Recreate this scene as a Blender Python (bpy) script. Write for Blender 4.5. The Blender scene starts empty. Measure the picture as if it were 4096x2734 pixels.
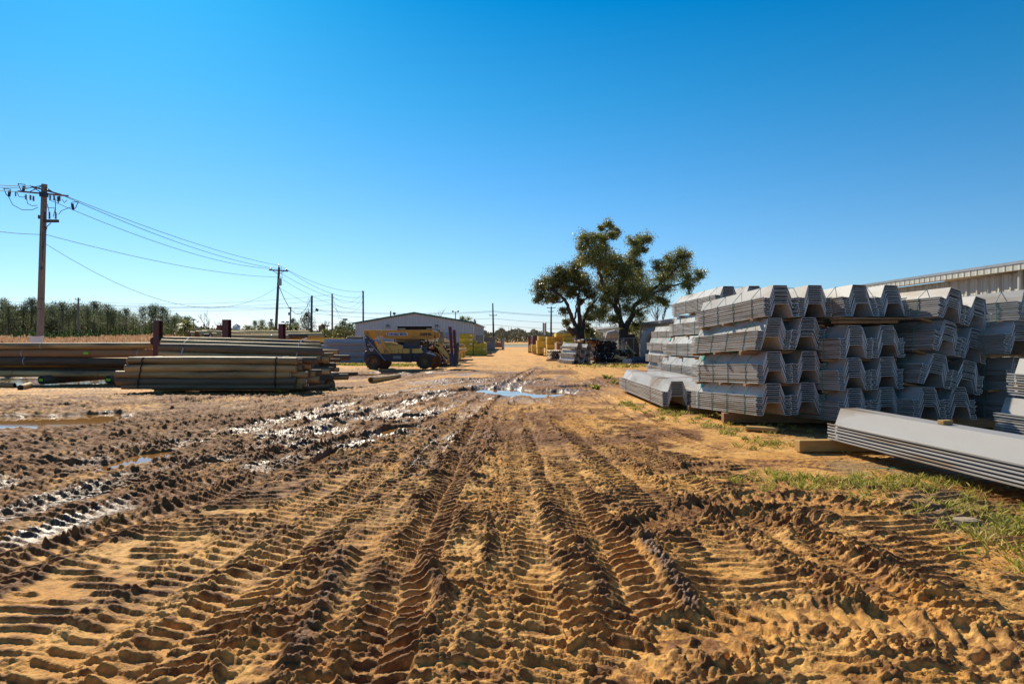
import bpy, math, random
import numpy as np
from mathutils import Vector, Matrix
# ------------------------------------------------------------------ camera, sky, sun, exposure
R = math.radians
SC = bpy.context.scene
COL = SC.collection
CAMH = 1.6
FPX = 2730.7          # focal length in photograph pixels (24 mm on a 36 mm frame, 4096 px wide)
HY = 1351.0           # row of the horizon in the photograph
cam_d = bpy.data.cameras.new('camera'); cam_d.lens = 24; cam_d.sensor_width = 36
cam_d.clip_start = 0.1; cam_d.clip_end = 6000
cam = bpy.data.objects.new('camera', cam_d); COL.objects.link(cam)
cam.location = (0, 0, CAMH); cam.rotation_euler = (R(90) - math.atan((1367-HY)/FPX), 0, 0)
SC.camera = cam
SUN_EL, SUN_AZ = R(35), R(-29)   # azimuth from +Y, negative to the left
world = bpy.data.worlds.new('World'); SC.world = world; world.use_nodes = True
wn = world.node_tree; wn.nodes.clear()
wo = wn.nodes.new('ShaderNodeOutputWorld'); wb = wn.nodes.new('ShaderNodeBackground')
sk = wn.nodes.new('ShaderNodeTexSky'); sk.sky_type = 'NISHITA'; sk.sun_disc = False
sk.sun_elevation = SUN_EL; sk.sun_rotation = SUN_AZ
sk.altitude = 0; sk.air_density = 1.0; sk.dust_density = 0.25; sk.ozone_density = 2.2
hs = wn.nodes.new('ShaderNodeHueSaturation'); hs.inputs['Saturation'].default_value = 1.05
tcw = wn.nodes.new('ShaderNodeTexCoord'); spw = wn.nodes.new('ShaderNodeSeparateXYZ'); wn.links.new(tcw.outputs['Generated'], spw.inputs[0])
rw = wn.nodes.new('ShaderNodeValToRGB'); wn.links.new(spw.outputs[2], rw.inputs[0])
e_ = rw.color_ramp.elements; e_[0].position = 0.0; e_[0].color = (.68, .79, 1.20, 1); e_[1].position = .80; e_[1].color = (.62, .70, .90, 1)
for p_, c_ in ((.50, (.07, .66, 1.0, 1)), (.06, (.56, .79, 1.06, 1)), (.16, (.46, .78, 1.02, 1)), (.32, (.24, .76, 1.0, 1))):
    q_ = e_.new(p_); q_.color = c_
mxw = wn.nodes.new('ShaderNodeVectorMath'); mxw.operation = 'MULTIPLY'
wn.links.new(sk.outputs[0], mxw.inputs[0]); wn.links.new(rw.outputs[0], mxw.inputs[1])
wn.links.new(mxw.outputs[0], hs.inputs['Color']); wn.links.new(hs.outputs[0], wb.inputs['Color'])
wb.inputs['Strength'].default_value = 0.088
wn.links.new(wb.outputs[0], wo.inputs['Surface'])
sl = bpy.data.lights.new('sun', 'SUN'); sl.energy = 5.0; sl.angle = R(0.5); sl.color = (1.0, 0.90, 0.72)
so = bpy.data.objects.new('sun', sl); COL.objects.link(so)
sdir = Vector((math.sin(SUN_AZ)*math.cos(SUN_EL), math.cos(SUN_AZ)*math.cos(SUN_EL), math.sin(SUN_EL)))
so.rotation_euler = sdir.to_track_quat('Z', 'Y').to_euler()
so.location = sdir*50
SC.view_settings.view_transform = 'Standard'; SC.view_settings.look = 'None'
SC.view_settings.exposure = 0.40; SC.view_settings.gamma = 1

rng = random.Random(7); nr = np.random.RandomState(11)
# ------------------------------------------------------------------ measuring helpers (photo reading -> metres)
def WX(fx, d): return (fx-2048.0)*d/FPX
def WZ(fy, d): return CAMH-(fy-HY)*d/FPX
def WP(fx, fy, d): return Vector((WX(fx, d), d, WZ(fy, d)))
def GU(u, v):          # ground point from overview coordinates
    d = CAMH*1566/(v-774.8); return ((u-1174.5)*d/1566, d)

# ------------------------------------------------------------------ tagging
def tag(o, label=None, cat=None, group=None, kind=None):
    if label: o['label'] = label
    if cat: o['category'] = cat
    if group: o['group'] = group
    if kind: o['kind'] = kind
    return o
def empty(name, loc=(0, 0, 0), rz=0.0, label=None, cat=None, group=None):
    o = bpy.data.objects.new(name, None); COL.objects.link(o); o.location = loc; o.rotation_euler = (0, 0, rz)
    o.empty_display_size = 0.2
    return tag(o, label, cat, group)
def link(name, me, parent=None, loc=None, rot=None):
    o = bpy.data.objects.new(name, me); COL.objects.link(o)
    if parent: o.parent = parent
    if loc is not None: o.location = loc
    if rot is not None: o.rotation_euler = rot
    return o
def copy_tree(o, parent=None):
    c = o.copy(); COL.objects.link(c); c.parent = parent
    for ch in list(o.children): copy_tree(ch, c)
    return c

# ------------------------------------------------------------------ mesh builder
class MB:
    def __init__(s): s.v = []; s.f = []; s.m = []
    def add(s, vs, fs, mi=0):
        b = len(s.v); s.v += [tuple(p) for p in vs]
        s.f += [tuple(b+i for i in f) for f in fs]; s.m += [mi]*len(fs)
    def box(s, c, d, mi=0, rot=None):
        hx, hy, hz = d[0]/2, d[1]/2, d[2]/2
        vs = [Vector((x*hx, y*hy, z*hz)) for x in (-1, 1) for y in (-1, 1) for z in (-1, 1)]
        if rot is not None: vs = [rot @ p for p in vs]
        vs = [p+Vector(c) for p in vs]
        s.add(vs, [(0, 1, 3, 2), (4, 6, 7, 5), (0, 4, 5, 1), (2, 3, 7, 6), (0, 2, 6, 4), (1, 5, 7, 3)], mi)
    def prism(s, poly, a, b, plane='xz', mi=0):
        n = len(poly)
        def P3(p, t):
            if plane == 'xz': return (p[0], t, p[1])
            if plane == 'yz': return (t, p[0], p[1])
            return (p[0], p[1], t)
        vs = [P3(p, a) for p in poly]+[P3(p, b) for p in poly]
        fs = [tuple(range(n))[::-1], tuple(range(n, 2*n))]+[(i, (i+1) % n, (i+1) % n+n, i+n) for i in range(n)]
        s.add(vs, fs, mi)
    def tube(s, pts, rad, n=8, mi=0, cap=True, capmi=None):
        pts = [Vector(p) for p in pts]
        if not isinstance(rad, (list, tuple)): rad = [rad]*len(pts)
        b = len(s.v); up = None
        for i, p in enumerate(pts):
            t = (pts[min(i+1, len(pts)-1)]-pts[max(i-1, 0)])
            if t.length < 1e-9: t = Vector((0, 0, 1))
            t.normalize()
            if up is None:
                up = Vector((0, 0, 1)) if abs(t.z) < 0.9 else Vector((0, 1, 0))
            x = t.cross(up)
            if x.length < 1e-6: x = t.orthogonal()
            x.normalize(); y = x.cross(t).normalized(); up = y
            for k in range(n):
                a = 2*math.pi*k/n
                s.v.append(tuple(p+(x*math.cos(a)+y*math.sin(a))*rad[i]))
        for i in range(len(pts)-1):
            for k in range(n):
                s.f.append((b+i*n+k, b+i*n+(k+1) % n, b+(i+1)*n+(k+1) % n, b+(i+1)*n+k)); s.m.append(mi)
        if cap:
            cm = mi if capmi is None else capmi
            s.f.append(tuple(b+k for k in range(n))[::-1]); s.m.append(cm)
            e = b+(len(pts)-1)*n
            s.f.append(tuple(e+k for k in range(n))); s.m.append(cm)
    def disc(s, c, r, axis='y', h=0.05, n=24, mi=0):
        c = Vector(c); a = {'x': Vector((1, 0, 0)), 'y': Vector((0, 1, 0)), 'z': Vector((0, 0, 1))}[axis]
        s.tube([c-a*h/2, c+a*h/2], r, n, mi)
    def mesh(s, name, mats, smooth=False):
        me = bpy.data.meshes.new(name); me.from_pydata(s.v, [], s.f)
        if not isinstance(mats, (list, tuple)): mats = [mats]
        for m in mats: me.materials.append(m)
        if len(mats) > 1: me.polygons.foreach_set('material_index', s.m)
        me.update()
        if smooth: me.shade_smooth()
        return me
    def build(s, name, mats, parent=None, smooth=False, bevel=0):
        me = s.mesh(name, mats, smooth)
        o = link(name, me, parent)
        if bevel:
            b = o.modifiers.new('bevel', 'BEVEL'); b.width = bevel; b.segments = 2; b.limit_method = 'ANGLE'
        if smooth:
            try: me.set_sharp_from_angle(angle=R(40))
            except Exception: pass
        return o
def np_mesh(name, v, quads, mats, smooth=True, tri=False):
    me = bpy.data.meshes.new(name)
    k = 3 if tri else 4
    me.vertices.add(len(v)); me.vertices.foreach_set('co', np.asarray(v, dtype=np.float32).ravel())
    q = np.asarray(quads, dtype=np.int32)
    me.loops.add(q.size); me.loops.foreach_set('vertex_index', q.ravel())
    me.polygons.add(len(q)); me.polygons.foreach_set('loop_start', np.arange(0, q.size, k, dtype=np.int32))
    me.polygons.foreach_set('loop_total', np.full(len(q), k, dtype=np.int32))
    me.update(calc_edges=True)
    if smooth: me.shade_smooth()
    for m in (mats if isinstance(mats, (list, tuple)) else [mats]): me.materials.append(m)
    return me

# ------------------------------------------------------------------ materials
def newmat(name):
    m = bpy.data.materials.new(name); m.use_nodes = True
    nt = m.node_tree; return m, nt, nt.nodes['Principled BSDF']
def nmat(name, c1, c2=None, scale=4.0, rough=0.7, bump=0.0, stretch=(1, 1, 1), metal=0.0, rnd=0.0, spec=0.5, detail=6, bscale=None, c3=None, s3=1.0, rough2=None, trans=0.0):
    m, nt, bs = newmat(name); N = nt.nodes; L = nt.links
    bs.inputs['Roughness'].default_value = rough; bs.inputs['Metallic'].default_value = metal
    bs.inputs['Specular IOR Level'].default_value = spec
    tc = N.new('ShaderNodeTexCoord'); mp = N.new('ShaderNodeMapping'); mp.inputs['Scale'].default_value = stretch
    L.new(tc.outputs['Object'], mp.inputs['Vector'])
    c2 = c2 or tuple(x*0.8 for x in c1)
    nz = N.new('ShaderNodeTexNoise'); nz.inputs['Scale'].default_value = scale; nz.inputs['Detail'].default_value = detail
    nz.inputs['Roughness'].default_value = 0.62
    L.new(mp.outputs[0], nz.inputs['Vector'])
    oi = N.new('ShaderNodeObjectInfo')
    vadd = N.new('ShaderNodeVectorMath'); vadd.operation = 'ADD'; L.new(mp.outputs[0], vadd.inputs[0])
    vs_ = N.new('ShaderNodeVectorMath'); vs_.operation = 'SCALE'; vs_.inputs[3].default_value = 37.0
    cmb = N.new('ShaderNodeCombineXYZ')
    for i in range(3): L.new(oi.outputs['Random'], cmb.inputs[i])
    L.new(cmb.outputs[0], vs_.inputs[0]); L.new(vs_.outputs[0], vadd.inputs[1]); L.new(vadd.outputs[0], nz.inputs['Vector'])
    cr = N.new('ShaderNodeValToRGB'); cr.color_ramp.elements[0].position = 0.32; cr.color_ramp.elements[1].position = 0.68
    cr.color_ramp.elements[0].color = (*c1, 1); cr.color_ramp.elements[1].color = (*c2, 1)
    L.new(nz.outputs['Fac'], cr.inputs[0]); col = cr.outputs[0]
    if c3:
        n3 = N.new('ShaderNodeTexNoise'); n3.inputs['Scale'].default_value = s3; n3.inputs['Detail'].default_value = 5
        L.new(vadd.outputs[0], n3.inputs['Vector'])
        r3 = N.new('ShaderNodeValToRGB'); r3.color_ramp.elements[0].position = 0.5; r3.color_ramp.elements[1].position = 0.66
        L.new(n3.outputs['Fac'], r3.inputs[0])
        mx = N.new('ShaderNodeMix'); mx.data_type = 'RGBA'; L.new(r3.outputs[0], mx.inputs[0]); L.new(col, mx.inputs[6])
        mx.inputs[7].default_value = (*c3, 1); col = mx.outputs[2]
    if rnd:
        h = N.new('ShaderNodeHueSaturation'); mr = N.new('ShaderNodeMapRange'); mr.inputs[3].default_value = 1-rnd; mr.inputs[4].default_value = 1+rnd
        L.new(oi.outputs['Random'], mr.inputs[0]); L.new(mr.outputs[0], h.inputs['Value']); L.new(col, h.inputs['Color']); col = h.outputs[0]
    L.new(col, bs.inputs['Base Color'])
    if rough2 is not None:
        mr = N.new('ShaderNodeMapRange'); mr.inputs[1].default_value = 0.35; mr.inputs[2].default_value = 0.65
        mr.inputs[3].default_value = rough; mr.inputs[4].default_value = rough2
        L.new(nz.outputs['Fac'], mr.inputs[0]); L.new(mr.outputs[0], bs.inputs['Roughness'])
    if bump:
        bp = N.new('ShaderNodeBump'); bp.inputs['Strength'].default_value = bump; bp.inputs['Distance'].default_value = 0.02
        nb = N.new('ShaderNodeTexNoise'); nb.inputs['Scale'].default_value = bscale or scale*3; nb.inputs['Detail'].default_value = 5
        L.new(vadd.outputs[0], nb.inputs['Vector']); L.new(nb.outputs['Fac'], bp.inputs['Height']); L.new(bp.outputs[0], bs.inputs['Normal'])
    if trans:
        out = [n for n in N if n.type == 'OUTPUT_MATERIAL'][0]
        tr = N.new('ShaderNodeBsdfTranslucent'); L.new(col, tr.inputs['Color'])
        ms = N.new('ShaderNodeMixShader'); ms.inputs[0].default_value = trans
        L.new(bs.outputs[0], ms.inputs[1]); L.new(tr.outputs[0], ms.inputs[2]); L.new(ms.outputs[0], out.inputs['Surface'])
    return m
M = {}
M['vinyl'] = nmat('grey_vinyl', (.45, .43, .41), (.38, .365, .35), 1.5, .48, .0, (1, .3, 1), rnd=.20, spec=.35, c3=(.27, .21, .15), s3=2.6)
M['vinyl_edge'] = nmat('cut_sheet_edge', (.80, .78, .75), (.68, .66, .63), 6, .6)
M['vinyl_light'] = nmat('pale_vinyl', (.40, .42, .47), (.34, .36, .41), 1.5, .38, .0, (.3, 1, 1), rnd=.08)
M['pole'] = nmat('treated_pole', (.66, .40, .15), (.34, .19, .07), 3.0, .6, .35, (.35, 4, 4), rnd=.4, c3=(.08, .058, .036), s3=.9)
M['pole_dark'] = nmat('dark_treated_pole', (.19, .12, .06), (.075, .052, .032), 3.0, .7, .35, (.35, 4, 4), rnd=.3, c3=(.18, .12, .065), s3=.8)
M['pole_tan'] = nmat('tan_treated_pole', (.66, .48, .20), (.48, .32, .12), 3.0, .75, .3, (.35, 4, 4), rnd=.15)
M['pole_red'] = nmat('reddish_pole', (.46, .20, .065), (.32, .155, .07), 2.0, .75, .3, (.3, 3, 3), rnd=.2, c3=(.16, .11, .05), s3=.6)
M['endgrain'] = nmat('end_grain', (.17, .09, .045), (.07, .035, .02), 14, .8, .2, rnd=.3)
M['endgrain_red'] = nmat('red_end_grain', (.20, .04, .02), (.10, .03, .02), 14, .8, .2, rnd=.2)
M['endgrain_pale'] = nmat('pale_end_grain', (.35, .24, .13), (.22, .14, .07), 14, .8, .2, rnd=.2)
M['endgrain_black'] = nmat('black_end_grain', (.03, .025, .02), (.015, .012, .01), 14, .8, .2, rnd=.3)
M['timber'] = nmat('weathered_timber', (.36, .19, .08), (.22, .115, .05), 3, .8, .35, (.6, 5, 5), rnd=.25)
M['timber_new'] = nmat('fresh_timber', (.50, .30, .09), (.37, .20, .055), 2.5, .7, .2, (.8, 6, 6), rnd=.1)
M['lumber_y'] = nmat('yellow_lumber', (.88, .62, .13), (.70, .47, .09), 2.5, .75, .25, (.4, 1, 9), rnd=.15)
M['lumber_p'] = nmat('pinkish_lumber', (.50, .30, .16), (.38, .22, .12), 2.5, .75, .2, (.4, 1, 9), rnd=.1)
M['lumber_g'] = nmat('greenish_lumber_ends', (.66, .58, .07), (.38, .35, .04), 6, .75, .2, rnd=.2)
M['red'] = nmat('oxide_red_steel', (.17, .022, .022), (.11, .015, .016), 3, .5, .1, c3=(.10, .04, .03), s3=1.5)
M['white'] = nmat('white_label', (.75, .75, .75), (.7, .7, .7), 3, .6)
M['lime'] = nmat('lime_label', (.38, .75, .02), (.34, .68, .02), 3, .6)
M['strap_g'] = nmat('green_strap', (.01, .30, .20), (.01, .25, .17), 3, .4)
M['strap_b'] = nmat('black_strap', (.02, .02, .02), (.015, .015, .015), 3, .5)
M['strap_w'] = nmat('white_strap', (.6, .58, .55), (.5, .48, .45), 3, .4)
M['strap_o'] = nmat('orange_strap', (.75, .10, .03), (.6, .08, .03), 3, .5)
M['upole'] = nmat('weathered_utility_pole', (.27, .215, .175), (.17, .13, .105), 2, .85, .3, (5, 5, .3), rnd=.15)
M['upole_dark'] = nmat('dark_utility_pole', (.13, .095, .075), (.08, .06, .05), 2, .85, .3, (5, 5, .3), rnd=.15)
M['metal_dark'] = nmat('dark_metal', (.04, .045, .06), (.025, .028, .04), 4, .45)
M['metal_grey'] = nmat('grey_metal', (.33, .35, .38), (.26, .28, .31), 4, .4, metal=.3)
M['ceramic'] = nmat('grey_ceramic', (.10, .11, .15), (.07, .08, .11), 6, .25)
M['wire'] = nmat('weathered_wire', (.05, .07, .085), (.04, .055, .07), 4, .5)
M['concrete'] = nmat('pale_concrete', (.45, .43, .40), (.35, .33, .30), 3, .85, .2)
# ------------------------------------------------------------------ noise
def hsh(ix, iy, s):
    v = np.sin(ix*127.1+iy*311.7+s*74.7)*43758.5453
    return v-np.floor(v)
def vn(x, y, s=0):
    ix = np.floor(x); iy = np.floor(y); fx = x-ix; fy = y-iy
    fx = fx*fx*fx*(fx*(fx*6-15)+10); fy = fy*fy*fy*(fy*(fy*6-15)+10)
    a = hsh(ix, iy, s); b = hsh(ix+1, iy, s); c = hsh(ix, iy+1, s); d = hsh(ix+1, iy+1, s)
    return (a+(b-a)*fx+(c-a)*fy+(a-b-c+d)*fx*fy)*2-1
def fbm(x, y, o=4, s=0, g=0.5):
    r = 0; a = 1; t = 0
    for i in range(o):
        r = r+a*vn(x*(2.03**i)+i*17.3, y*(2.03**i)-i*9.1, s+i); t += a; a *= g
    return r/t
def worley(x, y, s=0):
    ix = np.floor(x); iy = np.floor(y); f1 = np.full(x.shape, 9.0); f2 = np.full(x.shape, 9.0); idv = np.zeros(x.shape)
    for dx in (-1, 0, 1):
        for dy in (-1, 0, 1):
            cx = ix+dx; cy = iy+dy; px = cx+hsh(cx, cy, s); py = cy+hsh(cx, cy, s+5)
            dd = np.hypot(px-x, py-y); h = hsh(cx, cy, s+9)
            n = dd < f1
            f2 = np.where(n, f1, np.minimum(f2, dd)); idv = np.where(n, h, idv); f1 = np.where(n, dd, f1)
    return f1, f2, idv
def sst(a, b, x):
    t = np.clip((x-a)/(b-a), 0, 1); return t*t*(3-2*t)
def spline(pts, n=14):
    P = [np.array(p, float) for p in pts]; P = [2*P[0]-P[1]]+P+[2*P[-1]-P[-2]]; out = []
    for i in range(1, len(P)-2):
        for k in range(n):
            t = k/n
            out.append(0.5*((2*P[i])+(-P[i-1]+P[i+1])*t+(2*P[i-1]-5*P[i]+4*P[i+1]-P[i+2])*t*t+(-P[i-1]+3*P[i]-3*P[i+1]+P[i+2])*t**3))
    out.append(P[-2]); return np.array(out)
def st_coords(X, Y, path, reach):
    """signed distance and arc length of every point near a path; returns index, s, t"""
    bx0, by0 = path.min(0)-reach; bx1, by1 = path.max(0)+reach
    idx = np.nonzero((X > bx0) & (X < bx1) & (Y > by0) & (Y < by1))[0]
    x = X[idx]; y = Y[idx]; best = np.full(len(idx), 1e9); S = np.zeros(len(idx)); T = np.zeros(len(idx))
    acc = 0.0
    for i in range(len(path)-1):
        a = path[i]; b = path[i+1]; l = np.hypot(*(b-a))
        if l < 1e-6: continue
        d = (b-a)/l
        j = np.nonzero((x > min(a[0], b[0])-reach) & (x < max(a[0], b[0])+reach) & (y > min(a[1], b[1])-reach) & (y < max(a[1], b[1])+reach))[0]
        rx = x[j]-a[0]; ry = y[j]-a[1]
        s = rx*d[0]+ry*d[1]; sc = np.clip(s, 0, l)
        dist = np.hypot(rx-sc*d[0], ry-sc*d[1]); t = rx*d[1]-ry*d[0]
        n = dist < best[j]; jj = j[n]
        best[jj] = dist[n]; S[jj] = acc+sc[n]; T[jj] = np.where(t[n] < 0, -1, 1)*dist[n]
        acc += l
    k = best < reach
    return idx[k], S[k], T[k]

# ------------------------------------------------------------------ ground sheet
NU, du = 1300, 1.0
uu = np.linspace(-1, 1, NU); uu = 0.80*uu+0.62*uu**7
rows = []; d = -4.0
while d < 1.3: rows.append(d); d += 0.10
while d < 2.6: rows.append(d); d += 0.012
while d < 14: rows.append(d); d *= 1.0023
while d < 70: rows.append(d); d *= 1.0036
while d < 3200: rows.append(d); d *= 1.035
rows = np.array(rows)
D, U = np.meshgrid(rows, uu, indexing='ij')
GX = (U*(np.maximum(D, 1.0)*1.0+0.35)).ravel(); GY = D.ravel()
n_pts = len(GX)
near = GY < 75
X = GX[near]; Y = GY[near]
H = 0.035*fbm(X*.25, Y*.25, 3, 1)+0.018*fbm(X*1.1, Y*1.1, 4, 2)
WET = np.zeros(len(X)); DARK = 0.19+0.36*fbm(X*.45, Y*.45, 4, 21)+.30*fbm(X*3, Y*2, 4, 22)+.35*np.exp(-((Y-13-.8*X*0)/6)**2)*sst(-.3, .3, fbm(X*.7, Y*.5, 3, 23))
CL = np.zeros(len(X))       # clods
cell = lambda k, s: worley(X*k, Y*k, s)
# slow rolling rake of old tyre marks across everything
ra_ = np.arctan2(X-.2, 30-Y)*14
ph = (30-np.hypot(X-.2, 30-Y)+0.16*fbm(X*1.3, Y*.8, 3, 31)+0.16*np.abs((ra_ % 1.0)-.5)+.07*np.floor(ra_ % 2))/0.135
old = sst(.35, .85, np.sin(ph*2*math.pi))
oldm = sst(-.8, -.1, fbm(X*.9, Y*.7, 3, 33))*sst(-.4, .08, fbm(X*3.3, Y*4.5, 3, 34))
H += 0.029*old*oldm*(Y < 26)
DARK += .38*old*oldm  # bars darkened: their shading put into the colour, with some darker mud
TR = []
def track(pts, w=.23, depth=.03, lug=.028, pitch=.15, ridge=.035, curve=.5, wet=0., dark=.25, seed=0, rw=.09, fine=0, fade=0):
    TR.append((pts, w, depth, lug, pitch, ridge, curve, wet, dark, seed, rw, fine, fade))
# left wet band first (older, deeper) : overview coordinates
track([(-400, 960), (0, 945), (300, 930), (600, 912), (800, 890)], .24, .03, .03, .16, .05, .5, .25, .45, 1)
track([(-400, 925), (0, 912), (300, 908), (560, 905), (760, 898)], .24, .04, .03, .16, .07, .5, .1, .5, 2)
track([(-400, 1075), (0, 1040), (300, 1000), (560, 960), (800, 915), (960, 885)], .24, .04, .03, .15, .05, .5, .2, .4, 3)
track([(-400, 1010), (-50, 1000), (250, 975), (520, 945), (760, 905), (930, 876)], .24, .04, .03, .15, .05, .5, .2, .45, 4)
track([(-500, 1330), (-60, 1200), (280, 1110), (560, 1045), (800, 975), (960, 922), (1120, 886), (1260, 868)], .27, .06, .035, .15, .075, .5, .88, .85, 5, .12)
track([(-500, 1210), (-60, 1130), (230, 1070), (480, 1010), (720, 950), (920, 898), (1080, 872), (1220, 858)], .25, .05, .035, .15, .07, .5, .88, .85, 6, .12)
track([(-300, 1400), (60, 1240), (380, 1130), (640, 1068), (860, 1010), (1010, 940), (1130, 895), (1230, 872)], .24, .04, .035, .14, .055, .5, .85, .75, 7, .1)
track([(960, 1090), (1020, 1010), (1090, 930), (1150, 888), (1200, 858), (1240, 840)], .2, .04, .03, .12, .05, .5, .7, .7, 8)
track([(1080, 1060), (1120, 970), (1165, 905), (1210, 868), (1240, 845)], .2, .04, .03, .12, .05, .5, .5, .6, 9)
# centre fan of tractor tracks
track([(-100, 1760), (250, 1470), (520, 1280), (760, 1130), (950, 1010), (1060, 930)], .25, .02, .028, .16, .03, .5, 0, .22, 10)
track([(120, 1800), (400, 1480), (640, 1290), (850, 1130), (1000, 1010), (1090, 930)], .25, .025, .034, .15, .035, .5, .05, .28, 11)
track([(1900, 1560), (1700, 1330), (1540, 1180), (1400, 1060), (1300, 970), (1230, 900)], .27, .02, .03, .15, .03, -.5, 0, .30, 12)
track([(2200, 1460), (1900, 1290), (1660, 1160), (1480, 1050), (1340, 960), (1260, 895)], .25, .02, .026, .13, .03, .5, 0, .25, 13)
track([(1180, 1900), (1185, 1450), (1180, 1200), (1170, 1040), (1160, 930)], .22, .012, .022, .13, .045, .5, 0, .25, 14, .10)
track([(1370, 1900), (1290, 1450), (1240, 1220), (1205, 1060), (1180, 930)], .25, .02, .034, .15, .03, .45, .0, .30, 15)
track([(560, 1900), (700, 1530), (800, 1330), (900, 1180), (1000, 1060), (1080, 950)], .26, .035, .045, .16, .06, .45, .15, .45, 16, .10)
track([(1640, 1760), (1450, 1390), (1350, 1200), (1270, 1060), (1215, 940)], .26, .035, .042, .15, .05, .45, .12, .42, 17, .10)
track([(800, 1850), (900, 1420), (975, 1230), (1040, 1090), (1100, 960)], .19, .045, .045, .14, .085, .5, .25, .50, 18, .11)
# lower right crossing, smoother tread with tall rolled edges
track([(2900, 1640), (2420, 1420), (2120, 1290), (1930, 1215), (1780, 1180)], .17, .06, .008, .07, .085, .2, .15, .25, 19, .13, 1)
track([(2600, 1750), (2200, 1490), (1980, 1340), (1820, 1240), (1700, 1190)], .17, .05, .010, .07, .085, .2, .1, .32, 20, .13, 1)
track([(1480, 1215), (1650, 1160), (1850, 1145), (2060, 1170), (2200, 1200)], .20, .05, .03, .13, .05, .5, 0, .45, 21, .12)
track([(1900, 1500), (1600, 1480), (1350, 1560), (1200, 1700)], .24, .02, .036, .15, .03, .6, 0, .3, 22)
track([(2350, 1500), (2000, 1440), (1760, 1420), (1600, 1470)], .24, .03, .036, .15, .05, .6, 0, .4, 23)
track([(1500, 1092), (1640, 1068), (1800, 1062), (1900, 1070)], .14, .03, .02, .12, .06, .5, 0, .6, 24, .1)
for k_, (v0, v1, v2, v3, w_) in enumerate([(938, 930, 915, 900, .3), (985, 965, 935, 893, .4), (1022, 990, 950, 905, .35), (1065, 1030, 985, 925, .6), (1100, 1050, 1000, 935, .7), (1265, 1165, 1090, 985, .45), (1160, 1095, 1030, 950, .7), (1320, 1205, 1120, 1015, .25)]):
    track([(-300, v0+(v0-v1)*1.2), (0, v0), (300, v1), (560, v2), (820, v3), (960, v3-26)], .2, .03, .032, .14, .05, .5, w_, .62, 30+k_, .10)
# the path along the sheets
track([(1960, 1090), (1700, 1030), (1540, 970), (1440, 915), (1370, 872), (1310, 845)], .12, .025, .008, .07, .02, .3, 0, .15, 25, .05)
track([(1700, 1060), (1540, 1000), (1430, 940), (1370, 895), (1320, 860)], .14, .02, .012, .08, .02, .3, 0, .2, 26, .05)
clod = {k: None for k in ()}
f1a, f2a, ida = cell(12.0, 3); f1b, f2b, idb = cell(27.0, 4)
clA = np.clip(1-f1a*1.55, 0, 1)**.55*(ida > .35)*ida; clB = np.clip(1-f1b*1.5, 0, 1)**.6*(idb > .4)
wob = 0.05*fbm(X*2.2, Y*2.2, 3, 41); wob2 = 0.03*fbm(X*5, Y*5, 3, 42); clump = sst(-.15, .55, fbm(X*3.1, Y*3.1, 3, 43)); clump2 = sst(-.3, .4, fbm(X*8.3, Y*8.3, 2, 44))
for (pts, w, depth, lug, pitch, ridge, curve, wet, dark, seed, rw, fine, fade) in TR:
    path = spline([GU(*p) for p in pts])
    I, S, T = st_coords(X, Y, path, w+.55)
    T = T+wob[I]; a = np.abs(T)
    inside = 1-sst(w*.82, w*1.08, a)
    sgn = np.where(T > 0, 0.5, 0.0)
    p_ = (S+curve*np.maximum(w-a, 0)**1.3*.9+wob2[I]*1.1+.02*fbm(X[I]*9, Y[I]*9, 2, 46))/(pitch*.86)+sgn
    tri = np.abs((p_ % 1.0)-.5)*2                      # 0..1
    lg = sst(.58, .78, tri)
    # centre overlap of the two chevron halves; outer ends fade
    brk = .55+.45*sst(-.5, .0, fbm(X[I]*5.5, Y[I]*5.5, 2, 45))
    prof = .92*lug*lg*brk*(1-.5*np.exp(-(a/(w*.14))**2))*(1+.35*sst(.3*w, w, a))
    strength = sst(-.75, -.1, fbm(S*.55+seed*13.7, T*.8, 2, 50+seed))*.8+.2
    keep = 1-inside*.85*strength
    H[I] = H[I]*keep+inside*strength*(-depth*.6+prof)
    e = np.exp(-((a-w-rw*.55)/rw)**2)
    lump = .30+.70*clump[I]
    H[I] += ridge*.72*e*lump*(.45+.30*clA[I]+.45*lg)*strength+e*.016*clB[I]*strength
    if fine:
        H[I] += .008*inside*sst(.3, .8, np.abs((((S+T*.6)/.05) % 1.0)-.5)*2)
    CL[I] = np.maximum(CL[I], e*strength)
    WET[I] = np.maximum(WET[I], wet*(inside*.8+e*.45)*(.40+.4*strength+.75*fbm(X[I]*1.8, Y[I]*1.4, 3, 88)))
    DARK[I] = np.maximum(DARK[I], np.clip(dark*(e*1.7*lump+inside*(.35+.75*lg*brk)), 0, 1))  # lug darkening is partly painted shading, partly darker mud like the ridges
# glossy rolled ridges of mud close by (overview coordinates)
def roll(pts, r, h, wet, dark, seed):
    path = spline([GU(*p) for p in pts]); I, S, T = st_coords(X, Y, path, r*3)
    T = T+wob[I]*.5; e = np.exp(-(np.abs(T)/r)**2.6)
    endf = sst(0, .25, S)*sst(0, .25, S.max()-S)
    seg = np.abs(((S+T*.5+wob2[I])/.105) % 1-.5)*2
    H[I] += .8*h*e*endf*(.62+.38*(1-seg**3))*(.75+.4*clump[I])+.012*e*clB[I]
    WET[I] = np.maximum(WET[I], wet*e*endf); DARK[I] = np.maximum(DARK[I], dark*e*endf)
roll([(640, 1600), (700, 1470), (750, 1370), (775, 1310), (800, 1255)], .085, .085, .42, .75, 1)
roll([(1000, 1450), (1010, 1390), (1000, 1330), (965, 1270)], .06, .065, .25, .7, 2)
roll([(1400, 1420), (1385, 1360), (1345, 1290), (1320, 1230)], .085, .07, .45, .75, 3)
roll([(1600, 1440), (1560, 1350), (1500, 1270), (1470, 1225)], .08, .06, .62, .75, 4)
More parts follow.
